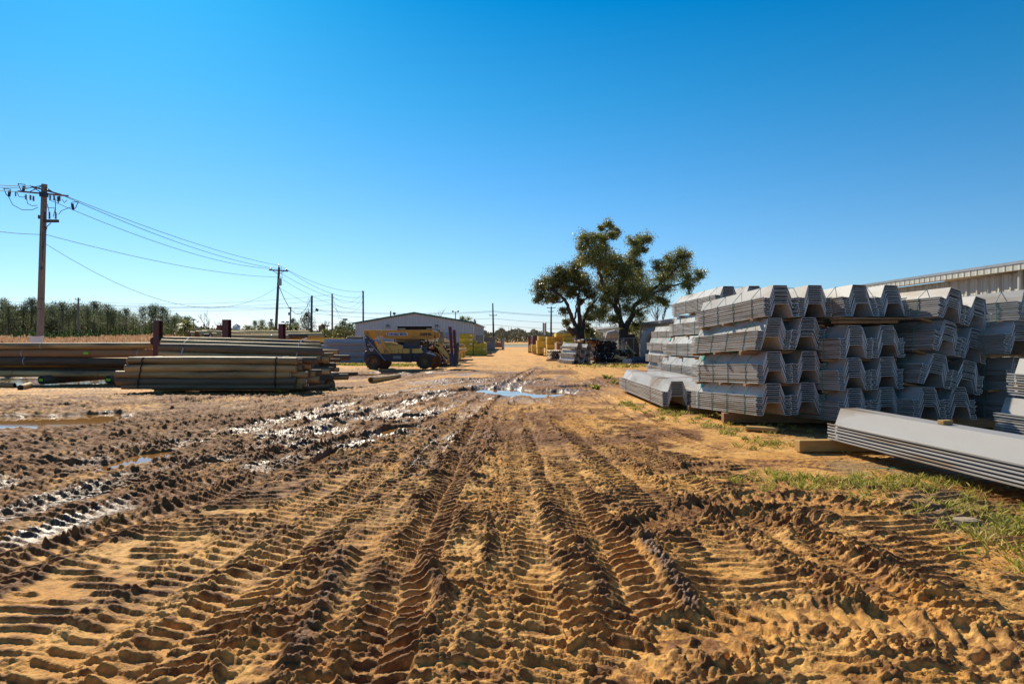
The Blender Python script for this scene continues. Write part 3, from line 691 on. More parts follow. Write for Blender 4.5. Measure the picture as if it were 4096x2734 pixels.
x, y, z = at(636, 1362, 23.4); log('short pole lying across the rack with its red end facing out beside the red post', (x-.02, y-.3, z-.01), (x+.5, y+3, z-.02), .145, 'pole', 'endgrain_red')
# front strapped bundle
G2 = 'poles in the front strapped bundle'
fb = [('top pole of the front bundle, pale brown', 1441, 516, 1187, .106, 'pole'), ('second pole from the top of the front bundle', 1472, 504, 1184, .106, 'pole'), ('third pole down in the front bundle, its left end jutting out', 1497, 465, 1160, .110, 'pole'),
      ('dark stained pole fourth down in the front bundle', 1523, 468, 1182, .118, 'pole_dark'), ('bottom pole of the front bundle, just above the mud', 1545, 490, 1175, .080, 'pole_dark')]
for lab, fy, a, c, r, m in fb:
    log(lab, WP(a, fy, 19.5), WP(c, fy+1.5, 19.5), r, m, group=G2, r2=r*.98, tags=[('white', 2, .2, .05, .11)] if 'third' in lab else (), end='endgrain_pale' if m == 'pole' else 'endgrain')
for j in range(1, 5):
    for i, fy in enumerate([1441, 1470, 1497, 1521, 1543]):
        z = WZ(fy, 19.5)+rng.uniform(-.02, .02)-(.10 if (j > 2 and i == 0) else 0); a = rng.uniform(490, 520); c = 1195+rng.choice([0, 10, 24, 40, 55])*(1 if j > 1 else .5)
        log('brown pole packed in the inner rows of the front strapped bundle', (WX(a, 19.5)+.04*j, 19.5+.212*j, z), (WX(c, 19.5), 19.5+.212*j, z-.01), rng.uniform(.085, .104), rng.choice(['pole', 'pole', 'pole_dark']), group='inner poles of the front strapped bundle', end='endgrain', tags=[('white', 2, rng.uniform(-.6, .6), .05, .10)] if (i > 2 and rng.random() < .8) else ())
for k, (xf, lab) in enumerate([(570, 'black strap round the left half of the front pole bundle'), (1103, 'black strap round the right end of the front pole bundle')]):
    b = MB(); y0, y1 = 19.5-.118, 20.5; xa = WX(xf, 19.38); lean = -.16 if k == 0 else -.03
    zs = [(1429, y0+.03), (1441, y0-.01), (1457, y0+.03), (1472, y0-.01), (1485, y0+.02), (1497, y0-.012), (1510, y0+.02), (1523, y0-.02), (1540, y0+.02), (1552, y0+.03)]
    pts = [(xa+lean*(i/9), yy-.004, WZ(fy, yy)) for i, (fy, yy) in enumerate(zs)]
    pts = pts+[(xa+lean, y1, .16), (xa, y1, WZ(1429, y0)), pts[0]]
    b.tube(pts, .017, 5); o = b.build('strap', M['strap_b']); tag(o, lab, 'strap')
# second bundle above and behind, with staggered right ends
G3 = 'poles in the rear strapped bundle'
sb = [('slim pole along the top of the rear bundle behind the front one', 1360, 650, 1278, .070, 'pole', 22.6), ('second pole of the rear bundle, pale top edge', 1372, 645, 1280, .085, 'pole', 22.3), ('thick dark pole in the upper part of the rear bundle', 1396, 642, 1284, .155, 'pole_dark', 22.1), ('brown pole below the thick dark one in the rear bundle', 1423, 640, 1282, .115, 'pole', 22.0), ('darkest pole half hidden at the foot of the rear bundle', 1451, 640, 1272, .115, 'pole_dark', 22.0), ('lower pole of the rear bundle behind the front stack', 1479, 700, 1260, .11, 'pole_dark', 22.0)]
for lab, fy, a, c, r, m, d in sb:
    log(lab, WP(a, fy-6, d), WP(c, fy+11, d-.1), r, m, group=G3, r2=r*.97, end='endgrain')
k = 0
for (fx0, fx1, fy, d, r, m) in [(1288, 1352, 1407, 22.8, .085, 'pole'), (1290, 1331, 1420, 22.4, .085, 'pole'), (1300, 1398, 1430, 23.2, .10, 'pole_dark'), (1285, 1317, 1438, 22.3, .115, 'pole'), (1320, 1359, 1442, 22.9, .078, 'pole_dark'), (1290, 1340, 1462, 22.6, .12, 'pole_dark'),
                              (1230, 1334, 1476, 21.6, .075, 'pole_dark'), (1232, 1319, 1487, 21.3, .105, 'pole'), (1300, 1354, 1478, 22.6, .08, 'pole'), (1232, 1328, 1502, 21.6, .07, 'pole'), (1225, 1330, 1512, 21.2, .10, 'pole_dark'), (1325, 1391, 1506, 22.2, .11, 'pole'), (1225, 1300, 1533, 21.1, .13, 'pole_dark'), (1270, 1335, 1535, 21.4, .12, 'pole'), (1210, 1230, 1488, 20.8, .12, 'pole')]:
    k += 1
    log('pole end sticking out at the right side of the pole stack', (WX(fx0, d)-3.2, d+.1, WZ(fy, d)+.02), WP(fx1, fy, d), r, m, 'endgrain' if m == 'pole' else 'endgrain_black', group='staggered pole ends right of the stack')
for j in range(3):
    for i, fy in enumerate([1384, 1408, 1434, 1460, 1486, 1512, 1536]):
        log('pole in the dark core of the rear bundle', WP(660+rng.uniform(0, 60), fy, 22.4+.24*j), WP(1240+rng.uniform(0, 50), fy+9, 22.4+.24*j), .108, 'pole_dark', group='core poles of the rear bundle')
for k, (xf, lab) in enumerate([(735, 'pale strap over the left part of the rear pole bundle'), (1195, 'pale strap over the right part of the rear pole bundle')]):
    b = MB(); pts = [(WX(xf+8, 22.3), 22.95, WZ(1352, 22.3)), (WX(xf+4, 22.2), 22.42, WZ(1353+(7 if k else 0), 22.3)), (WX(xf, 22.1), 22.1, WZ(1371+(7 if k else 0), 22.1)), (WX(xf-4, 21.9), 21.92, WZ(1394+(6 if k else 0), 21.9)), (WX(xf-9, 21.9), 21.86, WZ(1420+(6 if k else 0), 21.9)), (WX(xf-12, 21.9), 21.87, WZ(1450, 21.9))]
    b.tube(pts, .018, 5); tag(b.build('strap', M['strap_w']), lab, 'strap')
# bearers and loose poles
x, y = GU(368, 901); log('short tan bearer pole poking out under the left end of the front bundle', (x-.1, y-.1, .06), (x+1.0, y+1.3, .08), .075, 'pole_tan', 'endgrain_pale', name='bearer_pole')
x, y = GU(641, 901); log('bearer pole with a lime painted end under the right end of the front bundle', (x, y, .07), (x+1.1, y+1.2, .10), .08, 'pole', 'lime', name='bearer_pole')
x, y = GU(850, 878); x2, y2 = GU(905, 868.5); log('lone tan pole lying loose in the mud between the pile and the puddle', (x, y, .11), (x2+.1, y2+.6, .09), .10, 'pole_tan', 'endgrain', r2=.075)
x, y = GU(770, 862); log('grey broken pole piece in the mud right of the pile', (x-.2, y, .07), (x+.8, y+.5, .07), .08, 'pole_dark', 'endgrain', name='pole_offcut')
# back rack
G4 = 'poles on top of the back rack'
for lab, fx, fy, r, m, e, L in [('leftmost pole end on the back rack, dark', 757, 1339, .15, 'pole_tan', 'endgrain', 5), ('second pole end from the left on the back rack, biggest', 790, 1340, .19, 'pole_tan', 'endgrain', 5.2), ('small low pole end with a white label on the back rack', 815, 1347, .13, 'pole_dark', 'endgrain', 4), ('pole end right of the white labelled one on the back rack, reddish', 843, 1345, .16, 'pole_tan', 'endgrain_red', 5.5)]:
    x, y, z = at(fx, fy, 28); log(lab, (x, y, z), (x+3.0, y+L, z+.05), r, m, e, group=G4, tags=[('white', -1, .5, .08, .16)] if 'white' in lab else ())
log('long pale pole lying level across the back rack', WP(890, 1348, 27.6), WP(1154, 1350, 27.6), .135, 'pole_tan', 'endgrain_pale', group=G4, bands=[('strap_w', .75)])
log('thin pole lying on the long pale one on the back rack', WP(810, 1326, 28.4), WP(1000, 1338, 28.2), .08, 'pole_tan', 'endgrain_pale', group=G4)
log('short thin pole resting at the right on the back rack', WP(1010, 1335, 28.2), WP(1090, 1337, 28.2), .05, 'pole_tan', 'endgrain_pale', group=G4)
for j in range(10):
    fy = 1366+16*(j % 5)
    log('hidden lower pole filling the back rack', WP(780, fy, 28+.3*(j//5)), WP(1150, fy, 28+.3*(j//5)), .13, 'pole', group='lower poles of the back rack')
def hbeam(label, x, y, z0, z1, w=.2, dp=.2, rz=0, tilt=0):
    b = MB(); b.box((0, -dp/2, (z1-z0)/2), (w, .014, z1-z0)); b.box((0, dp/2, (z1-z0)/2), (w, .014, z1-z0)); b.box((0, 0, (z1-z0)/2), (.012, dp-.016, z1-z0-.004)); b.box((0, 0, z1-z0+.006), (w*1.02, dp*1.04, .012))
    o = b.build('steel_post', M['red']); o.location = (x, y, z0); o.rotation_euler = (0, tilt, rz); return tag(o, label, 'post', 'dark red steel rack posts')
for lab, fx, fy, d, w in [('dark red steel post at the left end of the rear pole bundle', 632, 1283, 23.1, .21), ('tallest dark red steel post standing above the middle of the rear bundle', 907, 1279, 26.6, .26), ('shorter dark red post just left of the tall middle one', 882, 1301, 29.2, .22), ('dark red steel post at the right end of the back rack', 1128, 1296, 26.8, .20)]:
    x, y, z = at(fx, fy, d); hbeam(lab, x, y, -.02, z, w, .2, R(-12))
# ------------------------------------------------------------------ utility poles and wires
def insul(b, p, d=1, r=.06, h=.22):     # stacked insulator, up (1) or down (-1)
    p = Vector(p)
    for i in range(4):
        z = p.z+d*h*(i+.5)/4
        b.tube([(p.x, p.y, z-.018), (p.x, p.y, z), (p.x, p.y, z+.018)], [r*.6, r, r*.6], 7, 0)
    b.tube([p, (p.x, p.y, p.z+d*h)], r*.4, 6, 0)
def upole(label, fx0, fy0, fxt, fyt, d, rb, rt, mat='upole', group='wooden utility poles', n=10):
    """pole whose base meets the ground below the photo point"""
    top = WP(fxt, fyt, d); k = (fxt-fx0)/(fy0-fyt)
    bx = WX(fx0, d)-k*WZ(fy0, d); r = empty('utility_pole', (bx, d, 0), 0, label, 'utility pole', group)
    b = MB(); b.tube([(0, 0, -.3), ((top.x-bx)*.5, 0, top.z*.5), (top.x-bx, 0, top.z)], [rb, (rb+rt)/2, rt], n); b.build('pole', M[mat], r, smooth=True)
    return r, Vector((top.x-bx, 0, top.z))
def part(name, b, mat, r, **k): return b.build(name, M[mat] if isinstance(mat, str) else [M[m] for m in mat], r, **k)
# big pole at the left
D0 = 40
r0, t0 = upole('tall weathered utility pole with crowded crossarms and insulators at the left', 160, 1350, 180, 738, D0, .20, .155, n=14)
s0 = D0/FPX
def q0(fx, fy, dy=0): p = WP(fx, fy, D0); return Vector((p.x-r0.location.x, dy, p.z))
b = MB(); b.tube([q0(86, 769, -.25), q0(265, 781, .25)], .05, 4); part('crossarm', b, 'upole', r0)
b = MB(); b.tube([q0(120, 744, .2), q0(262, 784, -.30)], .045, 4); part('crossarm', b, 'upole', r0)
b = MB()
for p, q in (((128, 745), (172, 772)), ((128, 768), (172, 748)), ((190, 752), (226, 775)), ((240, 781), (190, 757)), ((110, 757), (172, 745))): b.tube([q0(*p, -.1), q0(*q, -.1)], .025, 5)
part('brace', b, 'metal_dark', r0)
b = MB(); b.box(q0(183, 781, -.12), (.34, .3, .25)); part('bracket', b, 'metal_dark', r0)
for (fx, fy) in ((116, 784), (134, 786), (146, 790), (212, 786), (228, 788), (243, 792), (250, 790)):
    b = MB(); insul(b, q0(fx, fy-3, -.2), -1, .085, .30); part('insulator', b, 'ceramic', r0)
def fuse(x, y, s):
    b = MB(); p = q0(x, y, -.15)
    b.tube([p, p+Vector((.42*s, 0, -.05)), p+Vector((.40*s, 0, -.16)), p+Vector((.30*s, 0, -.50)), p+Vector((.16*s, 0, -.36)), p], .022, 5)
    b.tube([p+Vector((.36*s, 0, -.12)), p+Vector((.30*s, 0, -.46))], .075, 8)
    part('fuse_cutout', b, 'metal_dark', r0)
fuse(82, 738, 1); fuse(25, 757, 1); fuse(322, 809, -1); 
for (fx, fy) in ((240, 795), (70, 768)):
    b = MB(); insul(b, q0(fx, fy, -.1), -1, .06, .28); part('insulator', b, 'ceramic', r0)
b = MB(); b.box(q0(213, 886, -.15), (.85, .14, .16)); b.tube([q0(212, 894, -.15), q0(184, 912, 0)], .025, 5); part('equipment_arm', b, 'upole_dark', r0)
for fx in (190, 207, 232):
    b = MB(); insul(b, q0(fx, 878, -.15), 1, .10, .42); part('surge_arrester', b, 'ceramic', r0)
b = MB()
for pts in ([(46, 790), (62, 822), (100, 842), (140, 842), (163, 832)], [(78, 770), (88, 790), (105, 792), (115, 788)], [(118, 800), (122, 818), (140, 826), (160, 824)], [(140, 800), (150, 800)], [(245, 860), (255, 846), (275, 838), (305, 828)],
            [(207, 850), (200, 822), (190, 800)], [(232, 850), (232, 800)], [(222, 870), (230, 842), (233, 818)], [(186, 830), (210, 834), (228, 835)], [(186, 868), (184, 905), (196, 925), (188, 930)], [(182, 930), (180, 1000), (180, 1045), (188, 1050)], [(192, 925), (186, 970), (183, 1000)], [(258, 800), (268, 814), (278, 803)]):
    b.tube([q0(x, y, -.18) for x, y in pts], .018, 5)
part('cable', b, 'wire', r0)
b = MB(); b.box(q0(158, 868), (.07, .1, .22)); b.box(q0(178, 1073, -.2), (.07, .1, .16)); part('small_box', b, 'metal_dark', r0)
b = MB(); b.tube([q0(192, 915, -.2)+Vector((.10*math.cos(a*.5), 0, .10*math.sin(a*.5))) for a in range(14)], .02, 5); part('cable_coil', b, 'wire', r0)
b = MB()
for z in (3.3, 3.9, 8.4): b.tube([(t0.x*z/t0.z, 0, z-.02), (t0.x*z/t0.z, 0, z+.02)], .205-.005*z, 14)
part('band', b, 'metal_dark', r0)
b = MB(); b.box((WX(146, 38.5), 38.5, 1.15), (.55, .4, 1.0)); b.box((WX(146, 38.5), 38.5, 1.67), (.6, .45, .05)); o = b.build('meter_box', M['white'], bevel=.01); tag(o, 'white metal box at the foot of the tall left utility pole', 'box')
# second pole
D1 = 80
r1, t1 = upole('leaning dark utility pole with one crossarm and a transformer', 1103, 1335, 1117, 1068, D1, .19, .13, 'upole_dark')
def loc(r, fx, fy, d, dy=0): p = WP(fx, fy, d); return Vector((p.x-r.location.x, dy, p.z))
b = MB(); b.tube([loc(r1, 1079, 1080, D1, -.2), loc(r1, 1155, 1085, D1, -.2)], .075, 4); part('crossarm', b, 'upole_dark', r1)
b = MB(); b.tube([loc(r1, 1094, 1083, D1, -.2), loc(r1, 1112, 1095, D1, -.1)], .03, 4); b.tube([loc(r1, 1140, 1085, D1, -.2), loc(r1, 1119, 1096, D1, -.1)], .03, 4); part('brace', b, 'metal_dark', r1)
for fx, fy in ((1087, 1080), (1148, 1084), (1118, 1067)):
    b = MB(); insul(b, loc(r1, fx, fy, D1, -.2), 1, .09, .25); part('insulator', b, 'ceramic', r1)
b = MB(); b.tube([loc(r1, 1124, 1143, D1, -.3), loc(r1, 1124, 1141, D1, -.3), loc(r1, 1124, 1117, D1, -.3), loc(r1, 1124, 1115, D1, -.3)], [.1, .2, .2, .12], 12); part('transformer', b, 'metal_grey', r1)
b = MB(); insul(b, loc(r1, 1127, 1116, D1, -.3), 1, .05, .25); insul(b, loc(r1, 1132, 1116, D1, -.3), 1, .05, .25); part('insulator', b, 'ceramic', r1)
b = MB(); b.tube([loc(r1, 1132, 1108, D1, -.3), loc(r1, 1132, 1090, D1, -.3), loc(r1, 1127, 1068, D1, -.2)], .02, 4); part('cable', b, 'wire', r1)
def simple(label, fx0, fy0, fxt, fyt, d, rb=.17, rt=.12, mat='upole_dark', arms=(), box=None, ins=()):
    r, t = upole(label, fx0, fy0, fxt, fyt, d, rb, rt, mat)
    for (fy, xa, xb, dz) in arms:
        b = MB(); b.tube([loc(r, xa, fy, d, -.15), loc(r, xb, fy+dz, d, -.15)], .07, 4); part('crossarm', b, mat, r)
        for x in (xa+2, xb-2):
            b = MB(); insul(b, loc(r, x, fy, d, -.15), 1, .08, .25); part('insulator', b, 'ceramic', r)
    for (fx, fy, up) in ins:
        b = MB(); insul(b, loc(r, fx, fy, d, 0), up, .09, .35); part('insulator', b, 'ceramic', r)
    if box:
        x, y0_, y1_, w = box; b = MB(); b.tube([loc(r, x, y1_, d, -.2), loc(r, x, y0_, d, -.2)], w, 10); part('transformer', b, 'metal_grey', r)
    return r
simple('bare topped utility pole furthest right of the cluster left of the metal building', 1453, 1340, 1453, 1163, 120, .17, .14, 'upole', ins=((1450, 1170, 1), (1450, 1188, 1), (1450, 1212, 1)))
simple('utility pole left of the tallest one by the metal building', 1329, 1340, 1329, 1174, 125, .18, .14, 'upole', ins=((1331, 1182, 1), (1331, 1203, 1), (1331, 1224, 1)))
r3 = simple('dark pole carrying a square floodlight on a side bracket', 1245, 1335, 1248, 1182, 110, .2, .16, 'upole_dark')
b = MB(); p = loc(r3, 1250, 1247, 110); q = loc(r3, 1264, 1246, 110); b.tube([p, q, q+Vector((.05, 0, .25))], .04, 5); part('bracket', b, 'metal_dark', r3)
b = MB(); b.box(loc(r3, 1268, 1239, 110), (.42, .25, .42), rot=Matrix.Rotation(.3, 3, 'Y')); part('floodlight', b, 'metal_dark', r3)
b = MB(); b.tube([loc(r3, 1237, 1330, 110, -.2), loc(r3, 1237, 1240, 110, -.2)], .09, 8); b.tube([loc(r3, 1237, 1240, 110, -.2), loc(r3, 1230, 1215, 110, -.2), loc(r3, 1236, 1192, 110, -.2), loc(r3, 1243, 1200, 110, -.1), loc(r3, 1238, 1225, 110, -.2)], .03, 5); part('conduit', b, 'metal_grey', r3)
simple('small distant utility pole with a transformer between the two taller ones', 1160, 1345, 1163, 1227, 150, .2, .14, 'upole_dark', arms=((1232, 1154, 1166, 3),), box=(1159, 1249, 1260, .3))
simple('pale thin utility pole standing before the pine wood', 315, 1335, 314, 1190, 130, .19, .14, 'upole', arms=((1197, 302, 325, 2),))
simple('dark utility pole beyond the yard exit with one low crossarm', 1974, 1346, 1971, 1212, 150, .24, .13, 'upole_dark', arms=((1261, 1957, 1988, 0),))
simple('distant utility pole with two crossarms left of the oaks', 2204, 1340, 2205, 1226, 160, .25, .15, 'upole_dark', arms=((1231, 2187, 2222, 0), (1246, 2193, 2214, 0)))
simple('very faint short pole before the pine wood', 152+104, 1340, 152+101, 1296, 160, .15, .12, 'upole')
# lamp posts
def lamp(label, fx, fyt, d, heads=1, w=.6):
    r = empty('lamp_post', (WX(fx, d), d, 0), 0, label, 'lamp post', 'parking lamp posts in the distance'); z = WZ(fyt, d)
    b = MB(); b.tube([(0, 0, 0), (0, 0, z)], [.12, .08], 8); part('pole', b, 'metal_dark', r)
    for k in range(heads):
        b = MB(); x = 0 if heads == 1 else (-.55+1.1*k); b.box((x, 0, z+.05), (w*.9, .5, .28)); b.box((x*.5, 0, z-.08), (abs(x)+.08, .08, .06)); part('lamp_head', b, 'metal_dark', r)
    return r
lamp('tall lamp post beside the left side of the metal building', 1381, 1278, 120, w=.8)
lamp('lamp post showing above the roof of the metal building', 1822, 1246, 140, 2, .35)
lamp('lamp post standing left of the little white cupola', 775, 1279, 150)
lamp('lamp post between the leaning pole and the white cupola', 1086, 1279, 150)
lamp('twin headed lamp post right of the leaning pole', 1141, 1288, 160, 2)
lamp('low lamp post near the floodlight pole', 1310, 1303, 170, 1, 1.)
lamp('dark lamp post left of the white cupola, half lost in trees', 816, 1300, 190, 1, .5)
# wires
def wire(label, A, B, sag, r=.016, n=18, group='overhead power lines', ext=None):
    A = Vector(A); B = Vector(B); pts = []
    for i in range(n+1):
        t = i/n; p = A.lerp(B, t); p.z -= 4*sag*t*(1-t); pts.append(p)
    b = MB(); b.tube(pts, r, 4); return tag(b.build('power_line', M['wire']), label, 'power line', group)
P1 = lambda fx, fy: WP(fx, fy, D1); P0 = lambda fx, fy: WP(fx, fy, D0)
P3 = lambda fx, fy: WP(fx, fy, 120); P4 = lambda fx, fy: WP(fx, fy, 125)
wire('upper power line from the tall left pole to the top of the leaning pole', P0(262, 783), P1(1118, 1062), .45, .018)
wire('second power line just under the upper one between the tall and the leaning pole', P0(264, 787), P1(1148, 1079), .75, .018)
wire('power line from the tall pole to the left end of the leaning pole crossarm', P0(200, 800), P1(1087, 1075), .8, .018)
wire('neutral line between the tall left pole and the transformer pole', P0(183, 938), P1(1112, 1108), .55, .016)
wire('deeply sagging line from the tall left pole down to the leaning pole', P0(185, 976), P1(1107, 1150), 3.0, .014)
wire('power line coming in from the left edge to the top arm of the tall pole', WP(-500, 640, 28), P0(130, 745), .3, .018)
wire('second power line from the left edge just below the top one', WP(-500, 655, 28), P0(126, 752), .3, .016)
wire('lower power line from the left edge to the outer fuse of the tall pole', WP(-500, 660, 28), P0(92, 768), .25, .018)
wire('single low line from the left edge to the middle of the tall pole', WP(-500, 815, 28), P0(172, 938), .3, .015)
wire('top power line from the leaning pole to the bare pole by the metal building', P1(1118, 1062), P3(1451, 1166), .9, .02)
wire('second power line from the leaning pole arm to the bare pole by the metal building', P1(1148, 1079), P3(1451, 1188), 1.1, .02)
wire('third power line from the leaning pole to the bare pole, crossing the second pole top', P1(1120, 1090), P3(1451, 1210), .9, .02)
wire('line from the transformer down to the pole left of the bare one', P1(1132, 1118), P3(1451, 1238), .9, .018)
wire('thin service line from the transformer pole toward the metal building', P1(1118, 1150), WP(1700, 1300, 110), 2.2, .014)
wire('thick looping service cable from the leaning pole to the floodlight pole', P1(1118, 1148), WP(1243, 1190, 110), 2.9, .04)
for k, (a, b_, f) in enumerate([(1182, 1170, 1165), (1203, 1190, 1184), (1224, 1212, 1206)]):
    wire(['top', 'middle', 'bottom'][k]+' line of the far run crossing behind the leaning pole to the bare poles', WP(300, (1202, 1212, 1222)[k], 150), P4(1327, (1178, 1198, 1218)[k]), 1.2, .022)
    wire(['top', 'middle', 'bottom'][k]+' short curved span between the two bare poles by the metal building', P4(1331, a), P3(1451, b_), 1.6, .02)
for k, (y0, y1, y2, lab) in enumerate([(1196, 1246, 1252, 'upper'), (1201, 1251, 1256, 'lower'), (1289, 1276, 1276, 'thin lowest'), (1305, 1291, 1292, 'bundled')]):
    if k < 2: wire(lab+' of the long lines along the far road, left stretch', WP(-300, 1185+14*k, 180), WP(1163, 1229+3*k, 150), .8, .026)
    wire(lab+' of the long lines along the far road, middle stretch', WP(1163, 1229+(0, 4, 14, 50)[k], 150), WP(1971, 1243+(0, 4, 30, 55)[k], 150), .9, .026)
    wire(lab+' of the long lines along the far road, right stretch to the oaks', WP(1971, 1243+(0, 4, 30, 55)[k], 150), WP(2600, 1250+(0, 4, 30, 55)[k], 170), .9, .026)
for k, (x, y) in enumerate([(1352, 1330), (1375, 1335), (1400, 1338)]):
    wire('thin guy wire slanting from the bare pole to the ground, %s of three' % ('left', 'middle', 'right')[k], P4(1331, 1180+20*k), WP(x+20, y+10, 124), .05, .012, 3, 'guy wires by the metal building')
# ------------------------------------------------------------------ metal building with green trim
M['corr'] = None
def corr_mat(name, c, sc, rough=.45, axis=0, c2=None):
    m, nt, bs = newmat(name); N = nt.nodes; L = nt.links
    tc = N.new('ShaderNodeTexCoord'); sp = N.new('ShaderNodeSeparateXYZ'); L.new(tc.outputs['Object'], sp.inputs[0])
    a = N.new('ShaderNodeMath'); a.operation = 'ADD'; L.new(sp.outputs[0], a.inputs[0]); L.new(sp.outputs[1], a.inputs[1])
    mu = N.new('ShaderNodeMath'); mu.operation = 'MULTIPLY'; mu.inputs[1].default_value = sc; L.new(a.outputs[0], mu.inputs[0])
    si = N.new('ShaderNodeMath'); si.operation = 'SINE'; L.new(mu.outputs[0], si.inputs[0])
    rp = N.new('ShaderNodeMapRange'); rp.inputs[1].default_value = .2; rp.inputs[2].default_value = .9; L.new(si.outputs[0], rp.inputs[0])
    bp = N.new('ShaderNodeBump'); bp.inputs['Strength'].default_value = .8; bp.inputs['Distance'].default_value = .04; L.new(rp.outputs[0], bp.inputs['Height']); L.new(bp.outputs[0], bs.inputs['Normal'])
    nz = N.new('ShaderNodeTexNoise'); nz.inputs['Scale'].default_value = .8; nz.inputs['Detail'].default_value = 6; mp = N.new('ShaderNodeMapping'); mp.inputs['Scale'].default_value = (3, 3, .4); L.new(tc.outputs['Object'], mp.inputs[0]); L.new(mp.outputs[0], nz.inputs['Vector'])
    mx = N.new('ShaderNodeMix'); mx.data_type = 'RGBA'; L.new(nz.outputs['Fac'], mx.inputs[0]); mx.inputs[6].default_value = (*c, 1); mx.inputs[7].default_value = (*(c2 or tuple(q*.78 for q in c)), 1)
    L.new(mx.outputs[2], bs.inputs['Base Color']); bs.inputs['Roughness'].default_value = rough; return m
M['siding'] = corr_mat('pale_blue_grey_siding', (.56, .58, .62), 21)
M['siding_b'] = corr_mat('beige_siding', (.42, .38, .30), 30)
M['siding_w'] = corr_mat('pale_warehouse_siding', (.50, .50, .44), 22)
M['green_trim'] = nmat('teal_green_trim', (.01, .13, .12), (.008, .10, .09), 2, .5)
M['black'] = nmat('painted_black', (.02, .02, .022), (.012, .012, .012), 2, .8)  # near-black colour painted as shade in doorway, slot and holes; latches too
DB = 75
bx = empty('metal_building', (WX(1737, DB), DB, 0), 0, 'long pale blue grey metal building with a green edged gable', 'building')
def bl(fx, fy): return (WX(fx, DB)-bx.location.x, WZ(fy, DB))
xl, zl = bl(1421, 1293); xr, zr = bl(1893, 1291); xm, zm = bl(1657, 1253)
op0, oz1 = bl(1587, 1304); op1, _ = bl(1728, 1304)
LB = 28
b = MB(); b.prism([(xl, 0), (op0, 0), (op0, oz1), (op1, oz1), (op1, 0), (xr, 0), (xr, zr), (xm, zm), (xl, zl)], 0, .15)
b.box((xl+.1, LB/2+.2, zl/2-.1), (.15, LB, zl-.2)); b.box((xr-.1, LB/2+.2, zr/2-.1), (.15, LB, zr-.2)); b.prism([(xl, 0), (xr, 0), (xr, zr), (xm, zm), (xl, zl)], LB+.3, LB+.45)
part('wall', b, 'siding', bx)
b = MB()
for (a, c) in (((xl-.25, zl-.06), (xm, zm)), ((xm, zm), (xr+.25, zr-.06))):
    b.prism([a, c, (c[0], c[1]+.08), (a[0], a[1]+.08)], -.1, LB+.6)
rf = part('roof', b, 'siding', bx)
b = MB()
for (a, c) in (((xl-.30, zl-.10), (xm, zm-.02)), ((xm, zm-.02), (xr+.30, zr-.10))):
    b.prism([a, c, (c[0], c[1]+.18), (a[0], a[1]+.18)], -.22, -.11)
part('roof_trim', b, 'green_trim', bx)
b = MB(); b.box(((op0+op1)/2, .4, oz1/2), (op1-op0, .04, oz1-.02)); part('door_shade_panel', b, 'black', bx)  # near-black panel closing the doorway, its colour standing for the unlit interior
b = MB(); b.box(((op0+op1)/2, -.03, oz1+.04), (op1-op0+.2, .05, .08)); part('door_frame', b, 'white', bx)
for (xa, xb) in ((1590, 1620), (1704, 1727)):
    b = MB(); x0_, z0_ = bl(xa, 1314); x1_, _ = bl(xb, 1314); b.box(((x0_+x1_)/2, .33, z0_), (x1_-x0_, .04, .07)); part('hanging_light', b, 'white', bx)
for fx in (1552, 1747):
    x0_, z0_ = bl(fx, 1304); b = MB(); b.box((x0_, -.08, z0_), (.32, .14, .30)); f = part('wall_lamp', b, 'metal_dark', bx); b = MB(); b.box((x0_, -.16, z0_-.05), (.26, .02, .07)); part('lens', b, 'white', f)
b = MB()
for k in range(7): b.box((xr+.06, 2+3.8*k, zr/2), (.18, .35, zr-.1))
part('wall_buttress', b, 'siding', bx)
b = MB(); b.box((xr+.16, LB/2, zr-.02), (.14, LB, .12)); part('gutter', b, 'concrete', bx)
# dish, vent, roof flood
r = empty('satellite_dish', (WX(1893, 84), 84, WZ(1291, 75)+.0), 0, 'grey satellite dish on the right edge of the metal building roof', 'satellite dish')
b = MB(); b.tube([(0, 0, -.1), (0, 0, .30)], .04, 6); part('mast', b, 'metal_grey', r)
b = MB(); b.tube([(0, 0, .35), (.03, -.05, .37), (.08, -.1, .40)], [.02, .18, .26], 14); o = part('dish', b, 'metal_grey', r)
o.rotation_euler = (R(-30), R(20), 0); o.location = (0, .15, .1)
o.parent = r
b = MB(); b.tube([(0, 0, 0), (0, 0, .75)], .07, 8); o = b.build('roof_vent_pipe', M['metal_dark']); o.location = (WX(1569, 78), 77, WZ(1268, 75)); tag(o, 'dark vent pipe standing on the left slope of the metal building', 'vent pipe')
r = empty('roof_floodlight', (WX(1577, 76), 76, WZ(1265, 75)), 0, 'small round floodlight on the roof beside the vent pipe', 'floodlight')
b = MB(); b.tube([(0, 0, 0), (.05, 0, .25)], .03, 6); part('bracket', b, 'metal_dark', r); b = MB(); b.tube([(-.02, -.1, .35), (.1, .1, .35)], [.16, .10], 10); part('lamp_head', b, 'metal_dark', r)

